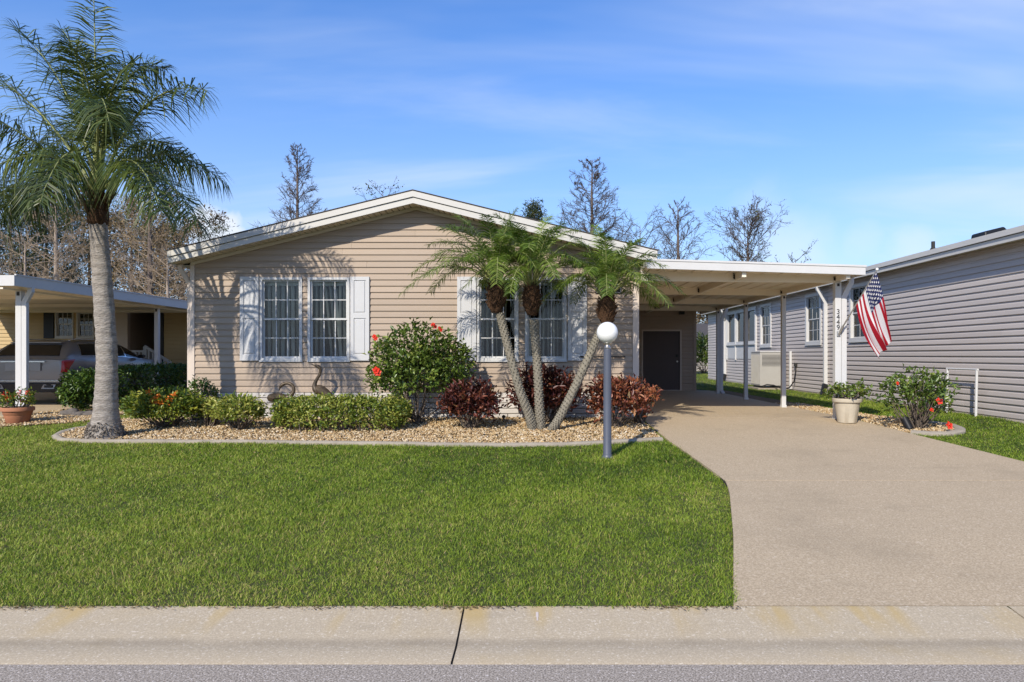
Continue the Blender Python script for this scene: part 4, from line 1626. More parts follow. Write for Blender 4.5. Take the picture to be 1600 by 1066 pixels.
Q += [tuple(range(nf)), tuple((ny - 1) * nf + k for k in range(nf))[::-1]]
cb_ = MB()
cb_.add(V, Q)
cb_.build('body', M['car_paint'], car, smooth='auto')


def on_body(side, i0, i1, c0, c1, lift=0.006, ni=6, ncx=6):
    """a patch that follows the body: station index and section index as floats"""
    V = []
    for a in np.linspace(0, 1, ni):
        for b in np.linspace(0, 1, ncx):
            fi = (i0[0] + (i0[1] - i0[0]) * b) * (1 - a) + (i1[0] + (i1[1] - i1[0]) * b) * a if isinstance(i0, tuple) else i0 + (i1 - i0) * a
            fc = c0 + (c1 - c0) * b
            i, k = min(int(fi), ny - 2), min(int(fc), nc - 2)
            u, v = fi - i, fc - k
            p = (surf[i, k] * (1 - u) * (1 - v) + surf[i + 1, k] * u * (1 - v) + surf[i, k + 1] * (1 - u) * v + surf[i + 1, k + 1] * u * v)
            e1, e2 = surf[i + 1, k] - surf[i, k], surf[i, k + 1] - surf[i, k]
            nn = np.cross(e1, e2)
            nn = nn / (np.linalg.norm(nn) + 1e-9)
            if nn[1] + nn[2] * 0.5 < 0 and not (nn[0] < -0.3):
                nn = -nn
            p = p + nn * lift
            V.append(Tcar(p[1] * side, p[0], p[2]))
    Q = [(i * ncx + k, i * ncx + k + 1, (i + 1) * ncx + k + 1, (i + 1) * ncx + k) for i in range(ni - 1) for k in range(ncx - 1)]
    return V, Q


for s in (1, -1):
    for (i0, i1) in (((20, 23), (29, 29)), ((30, 30), (37, 37)), ((38, 38), (46, 41.5))):
        mb = MB()
        e0, e1 = (i0[0] - .5, i0[1] - .5), (i1[0] + .5, i1[1] + .5)
        mb.add(*on_body(s, e0, e1, 2 * NC + 0.75, 3 * NC - 0.65, 0.003))
        mb.build('window_trim', M['chrome'], car, smooth=True)
        mb = MB()
        mb.add(*on_body(s, i0, i1, 2 * NC + 1.0, 3 * NC - 0.9, 0.008))
        mb.build('side_window', M['car_glass'], car, smooth=True)
# the sloping rear window, tail lamps, plate, bumper and pipes
rwv = [(-.72, .15, 1.13), (.72, .15, 1.13), (.60, .44, 1.47), (-.60, .44, 1.47)]
def off(p, d):
    return (p[0], p[1] - d, p[2] + d * 0.75)
mb = MB(Tcar)
mb.add([off(p, 0.055) for p in rwv] + [off(p, 0.0) for p in rwv], [(0, 1, 2, 3), (0, 4, 5, 1), (1, 5, 6, 2), (2, 6, 7, 3), (3, 7, 4, 0)])
mb.build('rear_window', M['car_glass'], car)
mb = MB(Tcar)
mb.add([(-.58, .38, 1.59), (.58, .38, 1.59), (.62, .66, 1.65), (-.62, .66, 1.65), (-.60, .38, 1.565), (.60, .38, 1.565), (.66, .66, 1.59), (-.66, .66, 1.59)],
       [(0, 1, 2, 3), (4, 5, 6, 7), (0, 1, 5, 4), (1, 2, 6, 5), (2, 3, 7, 6), (3, 0, 4, 7)])
mb.build('spoiler', M['car_paint'], car)
for s in (1, -1):
    mb = MB()
    mb.add(*on_body(s, (0.8, 3.0), (6.0, 13.0), NC + 0.2, 2 * NC - 0.2, 0.014, 10, 8))
    mb.build('tail_light', M['tail_red'], car, smooth=True)
    mb = MB(Tcar)
    mb.tube([(s * .66, .55, 1.655), (s * .67, .7, 1.70), (s * .67, 2.2, 1.72), (s * .66, 2.5, 1.66)], 0.018, 8)
    mb.build('roof_rail', M['chrome'], car, smooth=True)
    mb = MB(Tcar)
    mb.add([(s * .95, 3.02, 1.06), (s * 1.13, 3.0, 1.06), (s * 1.14, 3.0, 1.20), (s * .97, 3.02, 1.19), (s * .95, 3.16, 1.07), (s * 1.10, 3.18, 1.08), (s * 1.11, 3.18, 1.18), (s * .97, 3.16, 1.18)],
           [(0, 1, 2, 3), (4, 5, 6, 7), (0, 1, 5, 4), (1, 2, 6, 5), (2, 3, 7, 6), (3, 0, 4, 7)])
    mb.build('side_mirror', M['car_black'], car, bevel=0.02)
    mb = MB(Tcar)
    mb.add([(s * .42, -.075, .36), (s * .70, -.06, .36), (s * .74, -.05, .46), (s * .48, -.075, .46), (s * .42, .0, .36), (s * .70, .02, .36), (s * .76, .03, .50), (s * .50, .0, .50)],
           [(0, 1, 2, 3), (4, 5, 6, 7), (0, 1, 5, 4), (1, 2, 6, 5), (2, 3, 7, 6), (3, 0, 4, 7)])
    ex = mb.build('exhaust_trim', M['car_paint'], car)
    mb = MB(Tcar)
    mb.box(min(s * .50, s * .68), max(s * .50, s * .68), -.082, -.05, .385, .44)
    mb.build('exhaust_outlet', M['car_black'], ex)
    for yw in (.95, 3.75):
        mb = MB(Tcar)
        cyl = [(s * .70, yw, .37), (s * .955, yw, .37)]
        mb.tube(cyl, 0.37, 28)
        wh = mb.build('wheel', M['rubber'], car, smooth='auto')
        mb = MB(Tcar)
        mb.tube([(s * .94, yw, .37), (s * .962, yw, .37)], 0.26, 24)
        mb.build('rim', M['chrome'], wh, smooth='auto')
mb = MB(Tcar)
mb.add([(-.86, -.03, .50), (.86, -.03, .50), (.90, .03, .30), (-.90, .03, .30), (-.86, .2, .50), (.86, .2, .50), (.86, .3, .26), (-.86, .3, .26), (-.60, -.075, .49), (.60, -.075, .49), (.60, -.04, .27), (-.60, -.04, .27)],
       [(8, 9, 10, 11), (0, 8, 11, 3), (9, 1, 2, 10), (4, 7, 6, 5), (0, 4, 5, 1, 9, 8), (3, 11, 10, 2, 6, 7), (0, 3, 7, 4), (1, 5, 6, 2)])
mb.build('rear_bumper', M['car_black'], car, bevel=0.02)
for s in (1,):
    MB(Tcar).box(-.85, .85, -.05, .02, .53, .545).build('bumper_strip', M['chrome'], car)
MB(Tcar).box(-.40, .40, -.062, -.02, .77, .95).build('plate_recess', M['car_paint'], car)
MB(Tcar).box(-.155, .155, -.072, -.064, .785, .935).build('number_plate', M['plate'], car)
MB(Tcar).box(-.50, .50, -.072, -.03, .965, .99).build('tailgate_strip', M['chrome'], car)

# ------------------------------------------------------------------ lamp post, flag, pots, birds, small things
lb = G(949, 716)
lamp = empty('yard_lamp', lb, 'white globe lamp on a slate-grey post standing in the lawn', 'lamp')
k = lb.y / F
lamp_top = H + (VY - 544) * k
m_ = MB()
m_.lathe([(0.058, -0.05), (0.058, 0.02), (0.054, 0.03), (0.052, 0.9), (0.049, lamp_top - lb.z - 0.01), (0.040, lamp_top - lb.z)], lb, 24)
m_.build('post', M['post_grey'], lamp, smooth='auto')
m_ = MB()
m_.lathe([(0.045, 0.0), (0.052, 0.012), (0.036, 0.03), (0.028, 0.05), (0.048, 0.062), (0.058, 0.075), (0.05, 0.09)], (lb.x, lb.y, lamp_top - 0.01), 24)
m_.build('neck', M['metal'], lamp, smooth='auto')
m_ = MB()
m_.lathe([(0.075, -0.03), (0.075, 0.012), (0.066, 0.022), (0.0585, 0.05), (0.0585, 0.055)], lb, 24)
m_.build('base_collar', M['post_grey'], lamp, smooth='auto')
gr = 0.1375
gc = lamp_top + 0.062 + gr
m_ = MB()
m_.lathe([(max(0.004, gr * math.sin(math.pi * i / 20)), -gr * math.cos(math.pi * i / 20)) for i in range(21)], (lb.x, lb.y, gc), 32)
m_.build('globe', M['globe'], lamp, smooth=True)

# ---- flag on a pole bracketed to the carport post
fl_base = Vector((PXP, 12.15 - 0.07, P(0, 521, 12.0).z))
tip = P(1370.5, 421, 11.55)
pole = empty('flag_pole', fl_base, 'slim pale pole angled up from the numbered carport post', 'flag pole')
m_ = MB()
m_.tube([fl_base, tip], [0.013, 0.011], 10)
m_.build('shaft', M['metal'], pole, smooth='auto')
m_ = MB()
m_.lathe([(0.003, -0.026), (0.02, -0.016), (0.026, 0), (0.02, 0.016), (0.003, 0.026)], tip, 12)
m_.build('finial', M['globe'], pole, smooth=True)
m_ = MB()
m_.box(PXP - 0.03, PXP + 0.03, 12.15 - 0.075, 12.15 - 0.0565, fl_base.z - 0.05, fl_base.z + 0.04)
m_.tube([fl_base + Vector((0, 0.01, -0.03)), fl_base + (tip - fl_base) * 0.12], 0.022, 10)
m_.build('bracket', M['metal'], pole)
hoist0 = fl_base.lerp(tip, 0.46)     # lower end of the hoist
hoist1 = fl_base.lerp(tip, 0.975)
NU, NV = 52, 60
FLY = 1.36
foot_l = P(1372, 560, 11.65)
foot_r = P(1394, 527, 11.60)


def flag_pt(u, v):
    """u along the hoist (0 low end, 1 canton end), v along the fly (0 hoist, 1 loose end)"""
    a = hoist0.lerp(hoist1, u)
    # the loose end hangs gathered, one corner lower than the other
    b = foot_l.lerp(foot_r, u)
    e = v ** 1.05
    p = a.lerp(b, e)
    g = 0.95 * v + 0.05
    sag = math.sin(math.pi * v)
    # left side hangs straight down first, then swings right
    p += Vector((-0.07 * (1 - u) * sag, 0, -0.05 * (1 - u) * sag))
    p += Vector((0.02 * u * sag, 0, 0))
    fold = g * (0.062 * math.sin(u * 15.5 + v * 2.1) + 0.030 * math.sin(u * 27 - v * 4 + 1.0))
    p += Vector((0.30 * fold * math.cos(u * 15.5 + v * 1.5), -fold * 1.25, 0.012 * math.sin(u * 9 + 5 * v) * v))
    return p


M['flag_red'] = ramp_mat('flag_red', [(0, (0.33, 0.006, 0.018)), (1, (0.33, 0.006, 0.018))], 0.7, 0.2)
M['flag_white'] = ramp_mat('flag_white', [(0, (0.78, 0.76, 0.76)), (1, (0.78, 0.76, 0.76))], 0.7, 0.3)
M['flag_blue'] = ramp_mat('flag_blue', [(0, (0.010, 0.018, 0.085)), (1, (0.010, 0.018, 0.085))], 0.7, 0.2)
flag = empty('flag', hoist0, 'stars and stripes flag hanging in folds from the pole on the carport', 'flag')
pts = [[flag_pt(i / NU, j / NV) for j in range(NV + 1)] for i in range(NU + 1)]
groups = {'red_stripe': [], 'white_stripe': [], 'canton': []}
for i in range(NU):
    for j in range(NV):
        stripe = i * 13 // NU
        if stripe >= 6 and j < NV * 0.40:
            g = 'canton'
        else:
            g = 'red_stripe' if stripe % 2 == 0 else 'white_stripe'
        groups[g].append((i, j))
for g, cells in groups.items():
    bands = {}
    for c in cells:
        bands.setdefault(c[0] * 13 // NU if g != 'canton' else 0, []).append(c)
    for cs in bands.values():
        idx, V, Q = {}, [], []
        for (i, j) in cs:
            q = []
            for (a, b) in ((i, j), (i + 1, j), (i + 1, j + 1), (i, j + 1)):
                if (a, b) not in idx:
                    idx[(a, b)] = len(V)
                    V.append(tuple(pts[a][b]))
                q.append(idx[(a, b)])
            Q.append(tuple(q))
        me = bpy.data.meshes.new(g)
        me.from_pydata(V, [], Q)
        me.materials.append(M[{'red_stripe': 'flag_red', 'white_stripe': 'flag_white', 'canton': 'flag_blue'}[g]])
        me.polygons.foreach_set('use_smooth', [True] * len(Q))
        o = bpy.data.objects.new(g, me)
        link(o, flag)
        if g == 'canton':
            canton = o
sm = MB()
u_lo, v_hi = 6 / 13, 0.40
for r in range(9):
    nst = 6 if r % 2 == 0 else 5
    for c in range(nst):
        u = u_lo + (1 - u_lo) * (r + 0.75) / 9.5
        v = v_hi * ((c + 0.5) if nst == 6 else (c + 1.0)) / 6
        V = []
        for t in range(10):
            a = 2 * math.pi * t / 10
            rr = 0.026 if t % 2 == 0 else 0.012
            V.append(flag_pt(u + rr * math.cos(a) / 0.70, v + rr * math.sin(a) / FLY))
        nrm = (V[2] - V[0]).cross(V[5] - V[0]).normalized()
        for s in (-1, 1):
            sm.add([p + nrm * 0.006 * s for p in V], [tuple(range(10))])
me = sm.mesh('stars', M['flag_white'], recalc=False)
link(bpy.data.objects.new('stars', me), canton)


# ---- pots
def pot(name, c, r, h, prof, material, label, cat='planter'):
    p = empty(name, c, label, cat)
    m_ = MB()
    m_.lathe([(r * a, h * b) for a, b in prof], c, 32)
    m_.build('pot', material, p, smooth='auto')
    m_ = MB()
    m_.lathe([(r * .86, h * .9), (r * .5, h * .93), (r * .02, h * .95)], c, 20)
    m_.build('soil', M['soil'], p, smooth=True)
    return p


PROF_POT = [(0.60, 0), (0.64, 0.02), (0.86, 0.84), (0.98, 0.85), (1.0, 0.88), (1.0, 0.98), (0.97, 1.0), (0.90, 1.0), (0.87, 0.9)]
pb = G(1317, 657)
rpot = pot('planter', (5.40, 11.72, gz(11.72) + DRV), 0.24, 0.42, PROF_POT, M['beige_pot'], 'beige tapered planter at the foot of the numbered carport post')
PROF_TC = [(0.62, 0), (0.66, 0.03), (0.80, 0.5), (0.81, 0.54), (0.84, 0.56), (0.90, 0.76), (1.0, 0.78), (1.0, 0.96), (0.97, 1.0), (0.9, 1.0), (0.87, 0.88)]
lp = G(28, 660)
lp = Vector((-8.86, 11.75, gz(11.75) + 0.01))
lpot = pot('flower_pot', lp, 0.245, 0.285, PROF_TC, M['terracotta'], 'terracotta pot with red flowers in front of the left carport post')
wpz = Vector((2.13, 13.0, gz(13) + DRV))
wpot = pot('flower_pot', wpz, 0.10, 0.20, PROF_POT, M['white'], 'small white pot at the corner of the taupe house')

# ---- black kettle-shaped bin at the far end of the carport
bn = empty('covered_grill', (2.62, 20.9, gz(20) + DRV), 'black covered grill beside the brown storage door', 'grill')
m_ = MB()
bx0, bx1, by0, by1, bz = 2.15, 3.02, 20.55, 21.15, gz(20) + DRV
m_.add([(bx0 + .05, by0 + .02, bz), (bx1 - .05, by0 + .02, bz), (bx1 - .05, by1, bz), (bx0 + .05, by1, bz), (bx0, by0, bz + .5), (bx1, by0, bz + .5), (bx1, by1, bz + .5), (bx0, by1, bz + .5),
        (bx0 + .12, by0 + .05, bz + .78), (bx1 - .12, by0 + .05, bz + .78), (bx1 - .12, by1, bz + .80), (bx0 + .12, by1, bz + .80)],
       [(3, 2, 1, 0), (0, 1, 5, 4), (1, 2, 6, 5), (2, 3, 7, 6), (3, 0, 4, 7), (4, 5, 9, 8), (5, 6, 10, 9), (6, 7, 11, 10), (7, 4, 8, 11), (8, 9, 10, 11)])
m_.build('cover', M['black'], bn, bevel=0.06)

# ---- two bronze cranes behind the low hedge
def crane(px_pts, radii, body, Y, label, look):
    k = Y / F
    base = Vector(((body[0] - VX) * k, Y, gz(Y)))
    b = empty('crane_statue', base, label, 'statue', 'bronze crane statues')
    pts = catmull([tuple(P(x, y, Y)) for x, y in px_pts], 5)
    rs = catmull([(r,) for r in radii], 5)[:, 0]
    m_ = MB()
    m_.tube([Vector(p) for p in pts], list(rs), 10)
    m_.build('neck', M['bronze'], b, smooth=True)
    # body: egg tapering to the tail, feathers as ridges
    cx_, cy_, ax, ay, ang = body
    c = P(cx_, cy_, Y)
    m_ = MB()
    n, m2 = 14, 16
    V = []
    for i in range(n + 1):
        t = i / n
        xx = -1 + 2 * t
        rr = math.sqrt(max(0.0, 1 - abs(xx) ** 2.2)) * (1.0 - 0.35 * t)
        for q in range(m2):
            a = 2 * math.pi * q / m2
            lx_, ly_, lz_ = xx * ax * k, rr * ay * 0.9 * k * math.sin(a), rr * ay * k * math.cos(a) * (1 + 0.04 * math.sin(q * 3.1 + i * 1.7))
            V.append((c.x + lx_ * math.cos(ang) + lz_ * math.sin(ang), c.y + ly_, c.z - lx_ * math.sin(ang) + lz_ * math.cos(ang)))
    Q = [(i * m2 + q, i * m2 + (q + 1) % m2, (i + 1) * m2 + (q + 1) % m2, (i + 1) * m2 + q) for i in range(n) for q in range(m2)]
    m_.add(V, Q)
    m_.build('body', M['bronze'], b, smooth=True)
    for s in (-1, 1):
        m_ = MB()
        w = []
        for (t, hgt) in ((-.75, .35), (-.2, .62), (.5, .42), (1.12, .02), (.5, -.12), (-.3, -.15)):
            lx_, lz_ = t * ax * k, hgt * ay * k
            w.append((c.x + lx_ * math.cos(ang) + lz_ * math.sin(ang), c.y + s * ay * .80 * k, c.z - lx_ * math.sin(ang) + lz_ * math.cos(ang)))
        m_.extrude(w, (0, s * 0.02, 0))
        m_.build('wing', M['bronze'], b)
        m_ = MB()
        m_.tube([(c.x, c.y + s * 0.035, c.z - ay * k * .6), (c.x + 0.02, c.y + s * 0.035, (c.z + base.z) / 2), (c.x, c.y + s * 0.04, base.z)], 0.012, 6)
        m_.build('leg', M['bronze'], b)
    return b


crane([(484.5, 568.5), (491, 571), (497, 572.8), (500.2, 577), (499.5, 585), (494.5, 594), (491.8, 601), (493, 608), (498, 612)], [0.004, 0.014, 0.032, 0.027, 0.026, 0.029, 0.038, 0.058, 0.07],
      (505.5, 613, 16, 9.5, 0.55), 12.0, 'bronze crane statue with its neck raised behind the clipped hedge', 1)
crane([(435.8, 611), (437.5, 606), (439.5, 602.8), (444, 599.8), (450, 599), (456, 601.5), (459, 607), (458, 613.5), (453, 619.5), (446, 623)], [0.004, 0.015, 0.032, 0.029, 0.028, 0.028, 0.029, 0.034, 0.044, 0.06],
      (433, 621, 16, 8.5, -0.08), 12.0, 'bronze crane statue bowing its curved neck behind the yellow shrub', -1)

# ---- small stake lights in the bed, spotlight by the bush
for i, (px, py, lab) in enumerate(((787, 662, 'small dark stake light between the copper shrub and the left palm trunk'), (911, 664, 'small dark stake light left of the globe lamp'))):
    g = G(px, py)
    sl_ = empty('stake_light', g, lab, 'light')
    MB().tube([g - Vector((0, 0, .05)), g + Vector((0, 0, .10))], 0.012, 8).build('stake', M['bolt'], sl_)
    m_ = MB()
    m_.lathe([(0.03, 0), (0.034, 0.03), (0.008, 0.05)], g + Vector((0, 0, 0.10)), 12)
    m_.build('cap', M['bolt'], sl_, smooth='auto')
g = Vector((6.10, 11.02, gz(11)))
sp = empty('spotlight', g, 'black tilted garden spotlight on the right edge of the driveway', 'light')
m_ = MB()
m_.tube([g + Vector((-.02, -.03, 0.02)), g + Vector((-.05, .09, .19))], [0.06, 0.066], 16)
m_.build('head', M['black'], sp, smooth='auto')
MB().tube([g - Vector((0, 0, .05)), g + Vector((-.03, .02, .08))], 0.014, 8).build('stake', M['black'], sp)

# ---- dark stones bordering the left bed
for i, (px, py, r, lab) in enumerate(((108, 651, .16, 'brown flat stone at the left end of the row by the hedge'), (123, 652, .12, 'dark grey stone in the middle of the row by the hedge'), (137, 651.5, .13, 'pale grey stone nearest the tall palm in the row by the hedge'))):
    g = G(px, py)
    bm = bmesh.new()
    bmesh.ops.create_icosphere(bm, subdivisions=3, radius=1)
    for v in bm.verts:
        q = v.co.copy()
        f_ = 1 + 0.18 * math.sin(q.x * 3.1 + i) * math.cos(q.y * 2.7 + 2 * i) + 0.10 * math.sin(q.z * 6 + q.x * 4)
        v.co = Vector((q.x * r * f_ * 1.15, q.y * r * f_ * .8, q.z * r * f_ * .62)) + g + Vector((0, 0, r * .3))
    me = bpy.data.meshes.new('border_stone')
    bm.to_mesh(me)
    bm.free()
    me.materials.append(M['rock'])
    me.polygons.foreach_set('use_smooth', [True] * len(me.polygons))
    o = bpy.data.objects.new('border_stone', me)
    link(o)
    tag(o, lab, 'stone', 'stones beside the hedge')

# ------------------------------------------------------------------ shrubs
def rand_dirs(n, rng):
    return unit(rng.normal(size=(n, 3)))


def shrub(name, label, base, rx, ry_, h, n, L, W, material, form='dome', seed=1, z0=0.12, per=8, stems=10, spread=0.30, cat='shrub', group=None, shell=0.45, bright=(0, 1), lean=(0, 0)):
    rng = np.random.default_rng(seed)
    base = Vector(base)
    root = empty(name, base, label, cat, group)
    m = max(12, n // per)
    d = rand_dirs(m * 2, rng)
    if form == 'box':
        d = d[d[:, 2] > -0.75][:m]
    else:
        d = d[d[:, 2] > -0.55][:m]
    m = len(d)
    lump = np.ones(m)
    for _ in range(16):
        q = rand_dirs(1, rng)[0]
        lump += rng.uniform(-0.16, 0.24) * np.exp(-((1 - d @ q) / 0.12))
    rad = (1 - shell * rng.random(m) ** 1.7) * lump
    if form == 'box':
        p = d / np.max(np.abs(d) ** 1.0, axis=1, keepdims=True)
        dd = 0.35 * d + 0.65 * p * np.array([0.98, 0.98, 0.95])
        rad = 1 - shell * rng.random(m) ** 2.0 + 0.10 * (lump - 1)
        C = dd * rad[:, None]
    else:
        C = d * rad[:, None]
    hh = (h - z0) / 2
    C = C * np.array([rx, ry_, hh]) + np.array([0, 0, z0 + hh])
    C[:, 0] += lean[0] * C[:, 2]
    C[:, 1] += lean[1] * C[:, 2]
    C[:, 2] = np.maximum(C[:, 2], 0.05)
    out = unit(C - np.array([0, 0, z0 + hh * 0.6]))
    k = per
    idx = np.repeat(np.arange(m), k)
    D = out[idx] * 0.7 + rng.normal(size=(m * k, 3)) * 0.75 + np.array([0, 0, 0.25])
    D = unit(D)
    Pn = C[idx] + rng.normal(size=(m * k, 3)) * L * 0.55 - D * L * 0.2
    Pn[:, 2] = np.maximum(Pn[:, 2], 0.03)
    N = rng.normal(size=(m * k, 3)) * 0.6 + np.array([0, 0, 1.0]) + out[idx] * 0.3
    LL = L * rng.uniform(0.45, 1.4, m * k)
    V, T_ = leaf_arrays(Pn + np.array(base), D, N, LL, W * rng.uniform(0.7, 1.2, m * k))
    cl_ = rng.random(m)
    r = np.clip(0.45 * cl_[idx] + 0.55 * rng.random(m * k), 0, 1)
    r = bright[0] + (bright[1] - bright[0]) * r
    np_obj('foliage', V, T_, material, root, {'rnd': np.repeat(r, 4)})
    A, B, ra, rb = [], [], [], []
    for i in rng.choice(m, min(stems * 3, m), replace=False):
        tgt = C[i] * np.array([0.9, 0.9, 0.92])
        s0 = np.array([rng.normal() * 0.05, rng.normal() * 0.05, -0.03]) * (1 if form != 'box' else 4)
        if form == 'box':
            s0[0] = tgt[0] * 0.85
        mid = s0 * 0.4 + tgt * 0.6 + np.array([tgt[0] * 0.05, 0, -0.06 * h])
        A += [s0, mid]
        B += [mid, tgt]
        ra += [0.014, 0.009]
        rb += [0.009, 0.004]
    V, Q = segs_arrays(np.array(A) + np.array(base), np.array(B) + np.array(base), ra, rb, 5)
    np_obj('stems', V, Q, M['stem'], root)
    root['_c'] = 0
    del root['_c']
    return root, C + np.array(base), out


def flower(parent, c, n, r, material, rng, petals=5):
    n = Vector(n).normalized()
    s = n.cross(Vector((0.2, 0.3, 1))).normalized()
    t = n.cross(s)
    m_ = MB()
    for k in range(petals):
        a = 2 * math.pi * k / petals + rng.uniform(-.15, .15)
        d = s * math.cos(a) + t * math.sin(a)
        e = n.cross(d)
        c_ = Vector(c)
        m_.add([c_, c_ + d * r * .6 + e * r * .45 + n * r * .35, c_ + d * r * 1.05 + n * r * .25, c_ + d * r * .6 - e * r * .45 + n * r * .3], [(0, 1, 2), (0, 2, 3)])
    m_.tube([Vector(c), Vector(c) + n * r * 0.8], 0.006, 5)
    me = m_.mesh('flower', material, recalc=False)
    return link(bpy.data.objects.new('flower', me), parent)


def cluster_flower(parent, c, r, material, rng, n=26):
    Pn = np.array(c) + rng.normal(size=(n, 3)) * r * 0.45
    D = rand_dirs(n, rng) + [0, -0.3, 0.5]
    V, T_ = leaf_arrays(Pn, D, rand_dirs(n, rng), np.full(n, r * .6), np.full(n, r * .45))
    return np_obj('flower', V, T_, material, parent, {'rnd': np.full(len(V), .5)})


rg = np.random.default_rng(5)
gpt = lambda px, y: Vector(((px - VX) / F * y, y, gz(y) + 0.01))
# left of the bed: yellow-green ixora with orange heads
s_, C_, O_ = shrub('ixora_shrub', 'broad yellow-green shrub with small orange flower heads beside the tall palm', gpt(258, 11.25), 0.64, 0.5, 0.60, 3800, 0.075, 0.036, M['ixora'], seed=2, stems=14, bright=(.12, 1))
for (px, py) in ((234, 612), (240, 628), (252, 630), (263, 625), (272, 618), (245, 620)):
    cluster_flower(s_, P(px, py, 10.85), 0.055, M['orange_flower'], rg)
shrub('dark_shrub', 'dark leggy shrub against the left corner of the taupe house', gpt(312, 12.05), 0.28, 0.2, 0.72, 420, 0.07, 0.035, M['hedge'], seed=3, z0=0.3, shell=0.7, per=5)
shrub('variegated_shrub', 'yellow-green rounded shrub left of the clipped hedge', gpt(374, 11.0), 0.37, 0.36, 0.52, 2000, 0.07, 0.036, M['varieg'], seed=4, bright=(0.1, 1))
shrub('variegated_shrub', 'small yellowish shrub between the ixora and the rounded shrub', gpt(330, 11.35), 0.22, 0.22, 0.46, 700, 0.065, 0.034, M['varieg'], seed=41, bright=(0.2, 1))
shrub('variegated_hedge', 'low clipped variegated hedge in front of the bronze cranes', gpt(534, 11.05), 1.08, 0.40, 0.525, 8500, 0.062, 0.032, M['varieg'], form='box', seed=5, z0=0.06, stems=24, bright=(0, 0.95))
# tall hibiscus
s_, C_, O_ = shrub('hibiscus_bush', 'tall green hibiscus bush with red flowers between the two pairs of windows', gpt(655, 11.65), 0.86, 0.55, 1.60, 5000, 0.085, 0.050, M['hibiscus'], seed=6, z0=0.22, shell=0.75, stems=8, per=9)
for (px, py, r, y) in ((588, 579, .065, 11.1), (585, 526, .04, 11.25), (677, 508, .045, 11.4), (687, 513, .035, 11.4)):
    for q in range(2):
        flower(s_, P(px + q * 2, py + q * 3, y), (rg.uniform(-.5, .3), -1, rg.uniform(0, .4)), r, M['red_flower'], random)
# copper shrubs
shrub('copper_shrub', 'dark red copper-leaf shrub left of the palm trunks', gpt(737, 11.1), 0.44, 0.38, 0.72, 1900, 0.105, 0.040, M['croton'], seed=7, shell=0.6, per=7)
shrub('copper_shrub', 'dark red copper-leaf shrub behind the palm trunks', gpt(852, 11.75), 0.60, 0.38, 0.92, 2200, 0.11, 0.042, M['croton'], seed=8, shell=0.6, per=7)
shrub('copper_shrub', 'orange-red copper-leaf shrub behind the globe lamp post', gpt(962, 11.25), 0.42, 0.38, 0.82, 1700, 0.11, 0.044, M['croton_light'], seed=9, shell=0.6, per=7)
shrub('copper_shrub', 'small pinkish-orange copper-leaf sprig at the corner of the house', gpt(1000, 11.7), 0.26, 0.25, 0.60, 520, 0.10, 0.044, M['croton_light'], seed=10, z0=0.3, shell=0.6, per=7, bright=(.35, 1))
# hedge beside the left carport
shrub('hedge', 'dark green clipped hedge beside the silver car', Vector((-8.87, 16.25, gz(16))), 0.42, 3.25, 0.90, 15000, 0.075, 0.042, M['hedge'], form='box', seed=12, z0=0.05, stems=20, shell=0.25)
# right: hibiscus by the driveway
s_, C_, O_ = shrub('hibiscus_bush', 'leggy green bush with orange-red blooms right of the driveway', gpt(1434, 11.15), 0.54, 0.45, 1.0, 1300, 0.085, 0.046, M['hibiscus'], seed=13, z0=0.10, shell=0.8, stems=16, per=7)
for (px, py, r) in ((1467, 627, .06), (1455, 641, .04), (1482, 665, .07), (1402, 599, .03)):
    flower(s_, P(px, py, 10.75), (rg.uniform(-.3, .3), -1, .3), r, M['red_flower'], random)
# plants in the pots
shrub('pot_plant', 'leafy green plant with pale blooms in the beige planter', Vector((5.40, 11.72, gz(11.7) + .40)), 0.34, 0.28, 0.28, 420, 0.075, 0.05, M['hibiscus'], seed=14, z0=0.02, stems=6, cat='plant')
s_, C_, O_ = shrub('pot_plant', 'red-flowering plant in the terracotta pot', lp + Vector((0, 0, .24)), 0.26, 0.22, 0.30, 420, 0.06, 0.03, M['ixora'], seed=15, z0=0.02, stems=6, cat='plant')
for q in range(7):
    cluster_flower(s_, lp + Vector((rg.uniform(-.24, .26), rg.uniform(-.2, .05), .38 + rg.uniform(-.06, .16))), 0.045, M['red_flower'], rg)
shrub('pot_plant', 'small dark plant in the white pot at the house corner', wpz + Vector((0, 0, .18)), 0.11, 0.11, 0.16, 120, 0.05, 0.02, M['hedge'], seed=16, z0=0.01, stems=4, cat='plant')
shrub('far_shrub', 'pale green shrub beyond the carport gap', Vector((10.8, 43, gz(40))), 1.1, 0.9, 2.3, 1300, 0.35, 0.08, M['hibiscus'], seed=17, z0=0.1, per=9)


